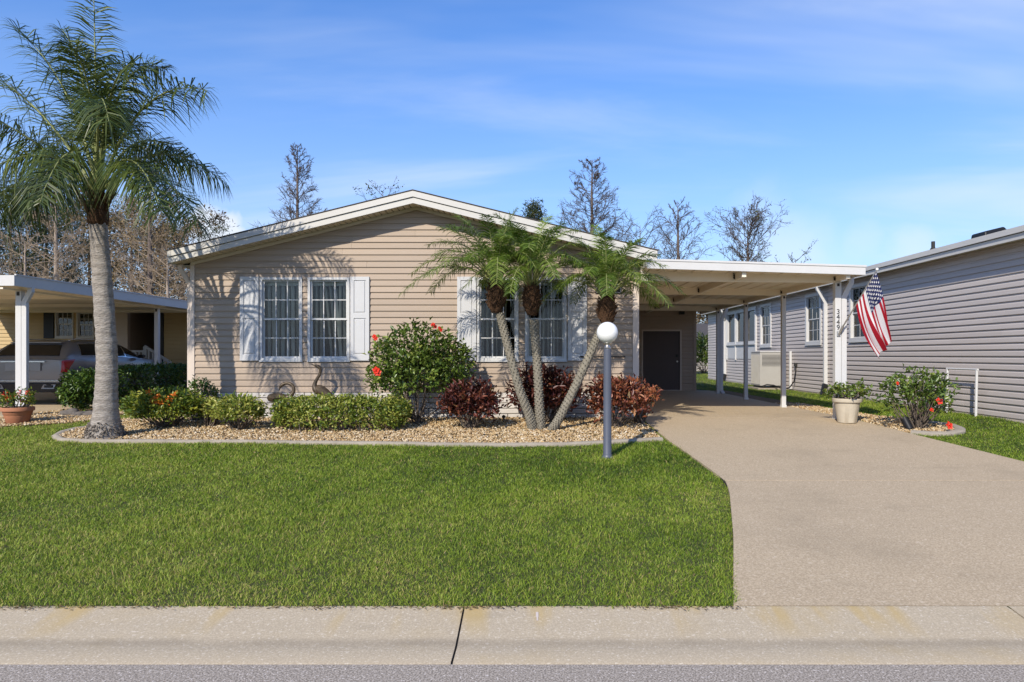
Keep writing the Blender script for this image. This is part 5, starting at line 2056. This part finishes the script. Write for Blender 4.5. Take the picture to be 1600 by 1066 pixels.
# ------------------------------------------------------------------ palms
def frond(parent, p0, p1, p2, leaf_n, leaf_l, leaf_w, material, rng, bare=0.12, plume=0.35, droop=0.35, r0=0.018, sweep=0.55, hue=(0, 1)):
    p0, p1, p2 = (np.array(p, float) for p in (p0, p1, p2))
    t = np.linspace(0, 1, 14)[:, None]
    cv = (1 - t) ** 2 * p0 + 2 * t * (1 - t) * p1 + t ** 2 * p2
    rr = np.linspace(r0, 0.003, 14)
    VA, QA = segs_arrays(cv[:-1], cv[1:], rr[:-1], rr[1:], 5)
    n = leaf_n
    tt = np.repeat(np.linspace(bare, 0.995, n), 2)
    side = np.tile([1.0, -1.0], n)
    tt = np.clip(tt + rng.normal(size=2 * n) * 0.004, 0, 1)[:, None]
    b = (1 - tt) ** 2 * p0 + 2 * tt * (1 - tt) * p1 + tt ** 2 * p2
    T_ = unit(2 * (1 - tt) * (p1 - p0) + 2 * tt * (p2 - p1))
    up = np.array([0, 0, 1.0]) + 0.001
    hz = p2 - p0
    hz[2] = 0
    if np.linalg.norm(hz) < 0.15:
        hz = np.array([0.1, -1.0, 0])
    hz = hz / np.linalg.norm(hz)
    sv = np.cross(hz, [0, 0, 1.0])
    S_ = unit(np.tile(sv, (2 * n, 1)))
    U_ = np.cross(S_, T_)
    ln = leaf_l * (0.35 + 0.65 * np.sin(math.pi * np.clip(tt[:, 0] * 0.86 + 0.10, 0, 1)) ** 0.8) * rng.uniform(0.85, 1.12, 2 * n)
    el = rng.normal(size=2 * n) * plume + 0.12
    D = unit(T_ * sweep + (S_ * side[:, None]) * np.cos(el)[:, None] + U_ * np.sin(el)[:, None])
    mid = b + D * ln[:, None] * 0.5 - np.array([0, 0, 1]) * (ln * droop * 0.18)[:, None]
    tip = b + D * ln[:, None] * 0.93 - np.array([0, 0, 1]) * (ln * droop)[:, None]
    wv = unit(np.cross(D, U_ + 0.3 * rng.normal(size=(2 * n, 3)))) * (leaf_w / 2)
    V = np.empty((2 * n, 5, 3))
    V[:, 0] = b - wv * 0.6
    V[:, 1] = b + wv * 0.6
    V[:, 2] = mid + wv
    V[:, 3] = mid - wv
    V[:, 4] = tip
    base = np.arange(2 * n)[:, None] * 5
    tri = np.concatenate([base + [0, 1, 2], base + [0, 2, 3], base + [3, 2, 4]])
    V = V.reshape(-1, 3)
    r = hue[0] + (hue[1] - hue[0]) * np.clip(rng.random() * 0.35 + rng.random(2 * n) * 0.5, 0, 1)
    f = np_obj('frond', V, tri, material, parent, {'rnd': np.repeat(r, 5)})
    np_obj('frond_stem', VA, QA, M['rachis'], f)
    return f


def palm_trunk(parent, pts, rad, material, rings, amp, seed, n=20, sub=6):
    rng = np.random.default_rng(seed)
    c = catmull([tuple(p) for p in pts], rings)
    r = catmull([(x,) for x in rad], rings)[:, 0]
    m_ = MB()
    rr = [r[i] * (1 + amp * (1 if i % 2 == 0 else -1) * rng.uniform(.3, 1.2)) for i in range(len(c))]
    m_.tube([Vector(p) for p in c], rr, n)
    m_.v = [tuple(np.array(p) + rng.normal(size=3) * 0.004) for p in m_.v]
    return m_.build('trunk', material, parent, smooth=True)


QY = 10.25
qp = empty('palm_tree', gpt(163, QY), 'tall queen palm with a grey ringed trunk left of the house', 'palm tree')
qs = lambda px, py, dy=0.0: P(px, py, QY + dy)
base_z = gz(QY)
tr_px = [(164, 692), (164, 680), (165, 655), (166, 620), (167, 560), (164, 500), (159, 430), (155, 375), (153, 340)]
tr_r = [0.275, 0.25, 0.19, 0.158, 0.141, 0.135, 0.129, 0.121, 0.115]
palm_trunk(qp, [qs(*p) for p in tr_px], tr_r, M['palm_bark'], 9, 0.022, 3, 24)
# root mat at the foot
rngp = np.random.default_rng(8)
A, B = [], []
for k in range(420):
    a = rngp.uniform(0, 6.28)
    h = rngp.uniform(.0, .26)
    r = .265 - h * .30
    b0 = np.array(gpt(164, QY))
    A.append(b0 + [math.cos(a) * r * .92, math.sin(a) * r * .92, h])
    a += rngp.normal() * .12
    B.append(b0 + [math.cos(a) * (r + .035), math.sin(a) * (r + .035), h - rngp.uniform(.0, .06)])
V, Q = segs_arrays(A, B, np.full(420, .012), np.full(420, .006), 4)
np_obj('root_mat', V, Q, M['root_fibre'], qp)
# boots and sheaths below the crown
c0 = qs(153, 322)
m_ = MB()
m_.lathe([(0.125, -0.33), (0.14, -0.26), (0.135, -0.12), (0.11, 0.05), (0.08, 0.2), (0.04, 0.36)], qs(153, 318), 18, jit=lambda k, z: 0.12 * math.sin(k * 2.3 + z * 30))
m_.build('crown_shaft', M['boot'], qp, smooth=True)
for k in range(16):
    a = k * 2.4
    r0, z0 = 0.105, rngp.uniform(-.28, .12)
    p0 = qs(153, 318) + Vector((math.cos(a) * r0, math.sin(a) * r0, z0))
    dd = Vector((math.cos(a), math.sin(a), 0))
    ln = rngp.uniform(.16, .42)
    m_ = MB()
    m_.tube([p0, p0 + dd * ln * .22 + Vector((0, 0, ln * .55)), p0 + dd * ln * .5 + Vector((0, 0, ln))], [0.036, 0.026, 0.012], 6)
    m_.build('leaf_boot', M['boot'], qp, smooth=True)
# fronds: (bend px,py,depth) (tip px,py,depth)
FR = [((150, 150, .1), (146, -35, .2)), ((120, 120, .5), (20, 40, .9)), ((60, 215, -.2), (-30, 175, -.5)), ((70, 150, .4), (-40, 105, .8)),
      ((90, 205, -.5), (-25, 268, -1.0)), ((80, 232, .5), (-20, 320, .9)), ((178, 70, .5), (258, 108, .9)), ((215, 110, -.3), (325, 142, -.7)),
      ((238, 190, .3), (350, 285, .6)), ((240, 215, -.6), (308, 350, -1.0)), ((215, 160, .9), (300, 262, 1.7)), ((205, 185, -1.1), (252, 330, -1.7)),
      ((150, 85, -.9), (170, 190, -2.2)), ((120, 130, 1.2), (75, 265, 2.2)), ((135, 80, .8), (95, 45, 1.9)), ((110, 170, -1.1), (62, 318, -1.7)),
      ((172, 110, 1.2), (205, 210, 2.3)), ((150, 110, -.4), (110, 70, -1.2)), ((165, 90, -.4), (215, 100, -1.4)), ((60, 262, .1), (-18, 345, .1))]
for i, (b_, t_) in enumerate(FR):
    st0 = qs(153 + (b_[0] - 153) * .05, 300, b_[2] * .06)
    frond(qp, st0, qs(*b_), qs(*t_), 110, 0.60, 0.0185, M['palm_leaf'], rngp, bare=0.2, plume=0.55, droop=0.30 + 0.45 * min(1, max(0, (t_[1] - 20) / 250)), r0=0.028, sweep=0.5)

# the clump of three date palms
DY = 11.0
dp = empty('palm_clump', gpt(848, DY), 'clump of three slender date palms with brown boots in front of the right windows', 'palm tree')
rngd = np.random.default_rng(21)
dates = [([(832, 674), (827, 650), (812, 610), (793, 540), (781, 490)], (775, 462), -0.55, DY),
         ([(845, 677), (843, 640), (839, 560), (834, 500)], (831, 466), 0.0, DY + 0.05),
         ([(861, 674), (876, 650), (903, 596), (930, 535), (943, 508)], (948, 482), 0.25, DY - 0.05)]
for ti, (tp, cr, wind, yy) in enumerate(dates):
    s = yy / F
    pts = [P(x, y, yy) for x, y in tp]
    rad = list(np.linspace(0.072, 0.058, len(pts)))
    t_o = palm_trunk(dp, pts, rad, M['date_bark'], 12, 0.02, 30 + ti, 14)
    # leaf-base scars as small pegs in a spiral
    c = catmull([tuple(p) for p in pts], 16)
    r = np.interp(np.linspace(0, 1, len(c)), [0, 1], [0.072, 0.060])
    A, B = [], []
    seglen = np.linalg.norm(np.diff(c, axis=0), axis=1).sum()
    npeg = int(seglen / 0.0042)
    for k in range(npeg):
        f_ = k / npeg * (len(c) - 1.001)
        i = int(f_)
        p = c[i] + (c[i + 1] - c[i]) * (f_ - i)
        a = k * 2.39996
        d = np.array([math.cos(a), math.sin(a), 0.0])
        A.append(p + d * (r[i] - 0.012))
        B.append(p + d * (r[i] + 0.012) + [0, 0, 0.017])
    V, Q = segs_arrays(A, B, np.full(npeg, .016), np.full(npeg, .009), 4)
    V = np.asarray(V)
    np_obj('leaf_scars', V, Q, M['date_bark'], t_o)
    top = P(cr[0], cr[1], yy)
    m_ = MB()
    m_.lathe([(0.075, -0.28), (0.10, -0.20), (0.125, -0.10), (0.13, 0.02), (0.11, 0.12), (0.07, 0.24)], top, 16, jit=lambda k, z: 0.10 * math.sin(k * 2.1 + z * 40))
    bt = m_.build('boot_cluster', M['boot'], dp, smooth=True)
    A, B = [], []
    for k in range(170):
        a = k * 2.39996
        z = -0.24 + 0.42 * k / 170
        rr = 0.08 + 0.055 * math.sin(math.pi * (k / 170) ** .8)
        d = np.array([math.cos(a), math.sin(a), 0])
        A.append(np.array(top) + d * (rr - .02) + [0, 0, z])
        B.append(np.array(top) + d * (rr + rngd.uniform(.01, .055)) + [0, 0, z + rngd.uniform(.03, .10)])
    V, Q = segs_arrays(A, B, np.full(170, .017), np.full(170, .005), 4)
    np_obj('old_leaf_bases', V, Q, M['boot'], bt)
    nfr = 26
    for k in range(nfr):
        a = k * 2.39996 + ti
        e = (k + 0.5) / nfr            # 0 = youngest, upright; 1 = oldest, spread low
        ln = rngd.uniform(1.1, 1.42) * (0.88 if ti == 2 else 1.0)
        el0 = math.radians(87 - 42 * e)
        hd = Vector((math.cos(a), math.sin(a), 0))
        start = top + Vector((0, 0, 0.17)) + hd * 0.05
        b_ = start + (hd * math.cos(el0) + Vector((0, 0, math.sin(el0)))) * ln * 0.72
        out_ = 0.35 + 0.62 * e ** .7
        t_ = start + hd * ln * out_ + Vector((0, 0, ln * (1.06 - 1.24 * e ** 0.8)))
        wv_ = Vector((wind * 0.35, 0, 0)) * ln
        if hd.x * wind < 0:
            wv_ *= 0.8
        frond(dp, start, b_ + wv_ * 0.35, t_ + wv_, 66, 0.26, 0.0115, M['date_leaf'], rngd, bare=0.27, plume=0.30, droop=0.28, r0=0.014, sweep=0.75)


# ------------------------------------------------------------------ trees behind the houses
def bare_tree(name, label, px, top_py, Y, spread, seed, t0=0.2, nb=46, sub=9, tw=5, mat_t=None, mat_b=None, leaves=0, leaf_mat=None, up=0.75, group=None, trunk_r=0.16, leaf_l=0.16, conical=True, cat='tree', needles=False, low=None):
    rng = np.random.default_rng(seed)
    base = np.array([(px - VX) / F * Y, Y, gz(Y)])
    hgt = H + (VY - top_py) / F * Y - base[2]
    root = empty(name, Vector(base), label, cat, group)
    n = 14
    ts = np.linspace(0, 1, n)
    off_ = np.cumsum(rng.normal(size=(n, 2)) * 0.006 * hgt / 5, axis=0) * 0.6
    off_[0] = 0
    cv = np.stack([base[0] + off_[:, 0], base[1] + off_[:, 1], base[2] + ts * hgt], 1)
    rr = trunk_r * (1 - ts) ** 0.8 + 0.012
    m_ = MB()
    m_.tube([Vector(p) for p in cv], list(rr), 8)
    m_.build('trunk', mat_t or M['bark'], root, smooth=True)
    A, B, ra, rb, tips = [], [], [], [], []
    for i in range(nb):
        t = t0 + (0.985 - t0) * (i + rng.random()) / nb
        p = np.array([np.interp(t, ts, cv[:, k]) for k in range(3)])
        w = (1 - (t - t0) / (1 - t0))
        if conical:
            ln = spread * (0.10 + 0.95 * w ** 0.8) * rng.uniform(.7, 1.15)
        else:
            ln = spread * (0.30 + 0.8 * math.sin(math.pi * min(1, 0.25 + w * .75))) * rng.uniform(.6, 1.2)
        a = i * 2.39996 + rng.normal() * 0.3
        d = np.array([math.cos(a), math.sin(a), up * rng.uniform(.6, 1.3)])
        d /= np.linalg.norm(d)
        rb0 = max(0.02, trunk_r * (1 - t) * 0.34)
        q = p.copy()
        nseg = 5
        node = [q.copy()]
        for s in range(nseg):
            d = d + rng.normal(size=3) * 0.10 + np.array([0, 0, 0.05])
            d /= np.linalg.norm(d)
            q2 = q + d * ln / nseg
            A.append(q); B.append(q2)
            ra.append(rb0 * (1 - s / nseg * .85)); rb.append(rb0 * (1 - (s + 1) / nseg * .85))
            q = q2
            node.append(q.copy())
        for s in range(sub):
            f_ = 0.22 + 0.78 * (s + rng.random()) / sub
            k = min(int(f_ * nseg), nseg - 1)
            p2 = node[k] + (node[k + 1] - node[k]) * (f_ * nseg - k)
            dm = node[k + 1] - node[k]
            dm /= np.linalg.norm(dm)
            d2 = dm + rng.normal(size=3) * 0.62 + np.array([0, 0, 0.12])
            d2 /= np.linalg.norm(d2)
            l2 = ln * 0.34 * (1.15 - f_ * .6) * rng.uniform(.6, 1.3)
            e = p2 + d2 * l2
            r2 = max(0.013, rb0 * .36)
            A.append(p2); B.append(e); ra.append(r2); rb.append(r2 * .5)
            for w_ in range(tw):
                g_ = 0.25 + 0.75 * rng.random()
                p3 = p2 + (e - p2) * g_
                d3 = d2 + rng.normal(size=3) * 0.75
                d3 /= np.linalg.norm(d3)
                l3 = l2 * 0.55 * rng.uniform(.5, 1.2)
                A.append(p3); B.append(p3 + d3 * l3); ra.append(r2 * .55); rb.append(r2 * .3)
                tips.append(p3 + d3 * l3 * rng.random())
    V, Q = segs_arrays(A, B, ra, rb, 3)
    crown = np_obj('crown', V, Q, mat_b or M['twig'], root)
    if leaves:
        tips = np.array(tips)
        ii = rng.integers(0, len(tips), leaves)
        Pn = tips[ii] + rng.normal(size=(leaves, 3)) * leaf_l * 0.7
        D = rand_dirs(leaves, rng)
        if needles:
            D = D + [0, 0, .5]
        V, T_ = leaf_arrays(Pn, D, rand_dirs(leaves, rng), leaf_l * rng.uniform(.6, 1.3, leaves), leaf_l * (0.16 if needles else .5) * rng.uniform(.6, 1.2, leaves))
        np_obj('foliage', V, T_, leaf_mat, crown, {'rnd': np.repeat(rng.random(leaves), 4)})
    return root


bare_tree('cypress_tree', 'slender bare cypress rising behind the left slope of the roof', 465, 226, 36, 2.9, 101, t0=.3, nb=74, sub=11, tw=6, trunk_r=.17, up=.75)
bare_tree('cypress_tree', 'thick dark bare cypress with brown trunk behind the right slope of the roof', 925, 249, 36, 3.3, 102, t0=.3, nb=74, sub=12, tw=6, trunk_r=.2, up=.55, leaves=1500, leaf_mat=M['brown_leaf'], leaf_l=.07)
bare_tree('bare_tree', 'bare branching tree directly above the carport, left of two', 1060, 315, 36, 2.9, 103, t0=.35, nb=40, sub=10, tw=5, trunk_r=.17, up=1.0)
bare_tree('bare_tree', 'round-headed bare tree with clinging leaves above the carport', 1167, 352, 36, 2.1, 104, t0=.35, nb=64, sub=10, tw=6, trunk_r=.17, up=1.1, leaves=900, leaf_mat=M['pine_leaf'], leaf_l=.12, conical=False)
bare_tree('bare_tree', 'faint bare treetop at the right end of the carport roof', 1243, 405, 40, 1.4, 105, t0=.5, nb=14, sub=6, tw=3, trunk_r=.1, up=.9, leaves=120, leaf_mat=M['pine_leaf'], leaf_l=.12, conical=False)
bare_tree('bare_tree', 'sparse treetop just left of the roof ridge', 598, 300, 38, 1.9, 106, t0=.5, nb=18, sub=6, tw=3, trunk_r=.12, up=.9, leaves=260, leaf_mat=M['pine_leaf'], leaf_l=.16, conical=False)
bare_tree('pine_tree', 'small dark pine tip above the date palms', 835, 318, 34, 1.4, 107, t0=.4, nb=40, sub=7, tw=4, trunk_r=.13, up=.4, leaves=5000, leaf_mat=M['pine_leaf'], leaf_l=.22, needles=True)
bare_tree('bare_tree', 'low bare crown beside the dark cypress', 1000, 352, 42, 2.2, 108, t0=.35, nb=34, sub=8, tw=4, trunk_r=.14, up=.8, conical=False)
# thicket behind the left neighbour
bare_tree('cypress_tree', 'pale-trunked bare cypress left of the tall palm trunk', 88, 275, 34, 2.9, 111, t0=.28, nb=52, sub=9, tw=5, trunk_r=.17, mat_t=M['bark_light'], mat_b=M['twig_tan'], up=.35)
bare_tree('cypress_tree', 'brown-twigged bare cypress between the tall palm trunk and the house', 235, 232, 34, 2.9, 112, t0=.25, nb=60, sub=10, tw=5, trunk_r=.17, mat_b=M['twig_tan'], up=.4, leaves=1800, leaf_mat=M['brown_leaf'], leaf_l=.12)
bare_tree('rusty_tree', 'rust-brown leafy tree right behind the tall palm trunk', 205, 330, 40, 3.2, 113, t0=.2, nb=44, sub=9, tw=5, trunk_r=.16, mat_b=M['twig_tan'], up=.4, leaves=7000, leaf_mat=M['brown_leaf'], leaf_l=.20, conical=False)
bare_tree('rusty_tree', 'rust-brown tree close to the left corner of the taupe house', 285, 360, 38, 2.8, 114, t0=.2, nb=40, sub=9, tw=5, trunk_r=.14, mat_b=M['twig_tan'], up=.4, leaves=4500, leaf_mat=M['brown_leaf'], leaf_l=.18, conical=False)
bare_tree('pine_tree', 'green and brown pine at the left edge of the picture', 18, 318, 42, 3.6, 115, t0=.25, nb=44, sub=8, tw=4, trunk_r=.2, up=.3, leaves=9000, leaf_mat=M['pine_leaf'], leaf_l=.34, needles=True, conical=False)
bare_tree('pine_tree', 'dark green pine behind the pale-trunked cypress', 72, 330, 46, 3.6, 116, t0=.25, nb=44, sub=8, tw=4, trunk_r=.2, up=.3, leaves=9000, leaf_mat=M['pine_leaf'], leaf_l=.34, needles=True, conical=False)
bare_tree('pine_tree', 'olive-green pine behind the tall palm trunk', 140, 345, 50, 3.6, 117, t0=.25, nb=40, sub=8, tw=4, trunk_r=.2, up=.3, leaves=8000, leaf_mat=M['pine_leaf'], leaf_l=.34, needles=True, conical=False)
bare_tree('pine_tree', 'low green pine behind the rust-brown trees', 250, 360, 48, 3.6, 118, t0=.2, nb=40, sub=8, tw=4, trunk_r=.2, up=.3, leaves=8000, leaf_mat=M['pine_leaf'], leaf_l=.34, needles=True, conical=False)
bare_tree('bare_tree', 'tan bare tree low above the left carport roof', 40, 380, 30, 2.6, 119, t0=.2, nb=34, sub=8, tw=5, trunk_r=.13, mat_t=M['bark_light'], mat_b=M['twig_tan'], up=.4, conical=False)
bare_tree('bare_tree', 'tan bare tree low between the tall palm and the house corner', 262, 395, 30, 2.2, 120, t0=.2, nb=34, sub=8, tw=5, trunk_r=.13, mat_t=M['bark_light'], mat_b=M['twig_tan'], up=.4, conical=False)
bare_tree('rusty_tree', 'rust-brown tree beyond the gap at the end of the carport', 1105, 470, 62, 3.6, 121, t0=.15, nb=40, sub=9, tw=5, trunk_r=.2, mat_b=M['twig_tan'], up=.4, leaves=7000, leaf_mat=M['brown_leaf'], leaf_l=.26, conical=False)

# ------------------------------------------------------------------ pebbles
def pebbles(poly, dens, y_max, seed, label, size=(0.011, 0.026)):
    rng = np.random.default_rng(seed)
    pl = np.asarray(poly)
    x0, y0 = pl.min(0)
    x1, y1 = pl.max(0)
    y1 = min(y1, y_max)
    n = int((x1 - x0) * (y1 - y0) * dens)
    x, y = rng.uniform(x0, x1, n), rng.uniform(y0, y1, n)
    k = inside(poly, x, y)
    x, y = x[k], y[k]
    n = len(x)
    ico_v = np.array([(0, 0, 1), (.9, 0, .25), (.28, .86, .3), (-.73, .53, .2), (-.73, -.53, .28), (.28, -.86, .22), (.5, .5, -.4), (-.6, 0, -.4), (.4, -.6, -.4)])
    ico_f = np.array([(0, 1, 2), (0, 2, 3), (0, 3, 4), (0, 4, 5), (0, 5, 1), (1, 6, 2), (2, 6, 3), (3, 7, 4), (4, 8, 5), (5, 8, 1), (1, 8, 6), (3, 6, 7), (4, 7, 8)])
    r = rng.uniform(size[0], size[1], n) * rng.uniform(.8, 1.25, n)
    V = ico_v[None] * rng.uniform(.75, 1.25, (n, len(ico_v), 1))
    V = V * (np.stack([np.ones(n), rng.uniform(.6, 1, n), rng.uniform(.5, .85, n)], 1) * r[:, None])[:, None]
    a = rng.uniform(0, 6.28, n)
    tl = rng.normal(size=n) * .35
    c, s = np.cos(a)[:, None], np.sin(a)[:, None]
    X = V[..., 0] * c - V[..., 1] * s
    Y = V[..., 0] * s + V[..., 1] * c
    Z = V[..., 2] + X * np.sin(tl)[:, None]
    W = np.stack([X + x[:, None], Y + y[:, None], Z + (gzn(y) + 0.014 + rng.uniform(0, .022, n))[:, None]], -1)
    Fq = (ico_f[None] + (np.arange(n) * len(ico_v))[:, None, None]).reshape(-1, 3)
    col = np.clip(rng.beta(2.2, 1.7, n), 0, 1)
    o = np_obj('gravel', W.reshape(-1, 3), Fq, M['pebble'], None, {'rnd': np.repeat(col, len(ico_v))}, smooth=True)
    tag(o, label, 'gravel', kind='stuff')
    return n


NP = pebbles(bed_poly, 1500, 12.4, 51, 'golden river pebbles in the bed in front of the taupe house')
NP += pebbles(right_bed, 1300, 16, 52, 'golden river pebbles along the right side of the driveway')
NP += pebbles(left_bed, 1300, 14, 53, 'pale pebbles by the terracotta pot at the left edge')


# ------------------------------------------------------------------ grass
def blades(name, label, x0, x1, y0, y1, keep, dens, seed, lsc=1.0):
    rng = np.random.default_rng(seed)
    X, Y = [], []
    ys = np.arange(y0, y1, 0.25)
    for y in ys:
        xa, xb = max(x0, -0.80 * (y + .25) - 1.2), min(x1, 0.735 * (y + .25) + 1.6)
        if xb <= xa:
            continue
        n = int((xb - xa) * 0.25 * dens(y))
        X.append(rng.uniform(xa, xb, n))
        Y.append(rng.uniform(y, y + .25, n))
    x, y = np.concatenate(X), np.concatenate(Y)
    k = keep(x, y)
    # thin, worn places
    worn = wobble(x, y, 3, 0.9)
    k &= rng.random(len(x)) > np.clip((worn - 0.55) * 0.9, 0, 0.55)
    x, y, worn = x[k], y[k], worn[k]
    n = len(x)
    big = np.clip(y / 5.5, 0.85, 2.2) ** 0.7
    L = rng.uniform(0.022, 0.052, n) * big ** .35 * lsc * (1 + 0.28 * wobble(x, y, 9, 2.2) + 0.22 * wobble(x, y, 8, 9.0))
    Wd = rng.uniform(0.0028, 0.0050, n) * big
    a = rng.uniform(0, 6.28, n)
    lean = np.abs(rng.normal(size=n)) * 0.62 + 0.15
    lean = np.minimum(lean, 1.35)
    d = np.stack([np.cos(a) * np.sin(lean), np.sin(a) * np.sin(lean), np.cos(lean)], 1)
    b2 = a + rng.normal(size=n) * 1.0 + 1.57
    s = np.stack([np.cos(b2), np.sin(b2), np.zeros(n)], 1) * (Wd / 2)[:, None]
    p = np.stack([x, y, gzn(y) - 0.004], 1)
    mid = p + d * (L * .55)[:, None]
    bend = np.stack([np.cos(a), np.sin(a), np.zeros(n)], 1) * (L * rng.uniform(.05, .4, n))[:, None]
    tip = p + d * L[:, None] + bend
    tip[:, 2] = np.maximum(tip[:, 2] - L * .12, p[:, 2] + .008)
    V = np.stack([p - s * .8, p + s * .8, mid + s, mid - s, tip], 1).reshape(-1, 3)
    b = np.arange(n)[:, None] * 5
    T_ = np.concatenate([b + [0, 1, 2], b + [0, 2, 3], b + [3, 2, 4]])
    patch = wobble(x, y, 5, 0.55) * 0.5 + wobble(x, y, 6, 1.7) * 0.35
    west = np.clip((-x - 0.5) / 6, 0, 1) * 0.18
    clump = wobble(x, y, 8, 9.0)
    bald = np.exp(-((x - 0.98) ** 2 + (y - 8.75) ** 2) / 0.10) + 0.9 * np.exp(-((x + 1.9) ** 2 / 0.5 + (y - 9.75) ** 2 / 0.03)) + 0.5 * np.exp(-((x + 4.6) ** 2 / 1.2 + (y - 8.2) ** 2 / 0.3))
    r = 0.37 + 0.31 * patch + 0.10 * clump + 0.28 * bald + rng.normal(size=n) * 0.17 + west + 0.16 * np.clip(worn - .5, 0, 1)
    dry = rng.random(n) < (0.05 + 0.10 * np.clip(patch, 0, 1) + west * .6)
    r = np.where(dry, rng.uniform(.72, 1.0, n), r)
    o = np_obj(name, V, T_, M['grass'], None, {'rnd': np.repeat(np.clip(r, 0, 1), 5)})
    tag(o, label, 'grass', kind='stuff')
    return n


BA = np.array(bed_poly)
dl_y = [4.2, 5.5, 7.0, 7.44, 8.2, 10.03, 12.3]
dl_x = [1.236, 1.62, 2.02, 2.10, 2.08, 1.985, 1.96]


def keep_front(x, y):
    jit_ = np.random.default_rng(2).normal(size=len(x)) * 0.014 + wobble(x, y, 14, 5.0) * 0.018
    k = x < np.interp(y, dl_y, dl_x) + 0.008 + jit_
    k &= y > 4.192 + jit_ * 0.8
    k &= ~inside(bed_poly, x, y + 0.02)
    k &= ~inside(left_bed, x, y)
    k &= x > -9.72
    k &= ~((y > 12.1) & (x > -6.4))
    return k


dr_yv = [4.2, 6.5, 8.45, 10.6, 13, 26]
dr_xv = [7.3, 6.45, 6.08, 5.86, 5.66, 5.62]


def keep_right(x, y):
    k = x > np.interp(y, dr_yv, dr_xv) - 0.015
    k &= ~inside(right_bed, x, y)
    k &= x < 8.49
    return k


dens_n = lambda y: float(np.interp(y, [4.2, 6, 8, 10.5, 13, 20, 30], [12000, 9000, 6200, 4000, 2500, 1100, 600]))
NB = blades('lawn_grass', 'short green front lawn grass with yellowed patches', -12, 2.2, 4.165, 13.2, keep_front, dens_n, 61)
NB += blades('lawn_grass', 'grass strip between the driveway and the grey house', 5.6, 8.6, 5.6, 26, keep_right, lambda y: dens_n(y) * .9, 62)
NB += blades('lawn_grass', 'back lawn grass beyond the end of the carport', 5.2, 14, 26, 42, lambda x, y: np.ones(len(x), bool) & ((x < 8.4) | (y > 33.5)), lambda y: 260, 63, 1.6)

# dry clippings and soil crumbs along the back of the curb
rng = np.random.default_rng(71)
n = 1500
x = rng.uniform(-4.2, 1.3, n)
x = x[wobble(x, x * 0, 4, 2.5) + rng.normal(size=n) * .5 > 0.1]
n = len(x)
y = 4.19 - np.abs(rng.normal(size=n)) * 0.022
Pn = np.stack([x, y, 0.058 - np.clip(4.17 - y, 0, 1) * .15 + rng.uniform(0, .006, n)], 1)
D = np.stack([rng.normal(size=n), rng.normal(size=n) * .5, rng.normal(size=n) * .1], 1)
V, T_ = leaf_arrays(Pn, D, np.tile([0, 0, 1.0], (n, 1)) + rng.normal(size=(n, 3)) * .3, rng.uniform(.008, .035, n), rng.uniform(.003, .010, n))
lit = np_obj('clippings', V, T_, M['brown_leaf'], None, {'rnd': np.repeat(rng.random(n), 4)})
tag(lit, 'dry brown clippings along the top of the curb', 'clippings', kind='stuff')
# fallen leaves on the pebbles
n = 900
x, y = rng.uniform(-7, 2, n), rng.uniform(10, 12.3, n)
k = inside(bed_poly, x, y)
x, y = x[k], y[k]
n = len(x)
Pn = np.stack([x, y, gzn(y) + .045], 1)
D = np.stack([rng.normal(size=n), rng.normal(size=n), rng.normal(size=n) * .25], 1)
V, T_ = leaf_arrays(Pn, D, np.tile([0, 0, 1.0], (n, 1)) + rng.normal(size=(n, 3)) * .4, rng.uniform(.03, .08, n), rng.uniform(.015, .035, n))
lit = np_obj('fallen_leaves', V, T_, M['brown_leaf'], None, {'rnd': np.repeat(rng.random(n), 4)})
tag(lit, 'dry fallen leaves scattered over the pebble bed', 'leaves', kind='stuff')
print('pebbles', NP, 'blades', NB)
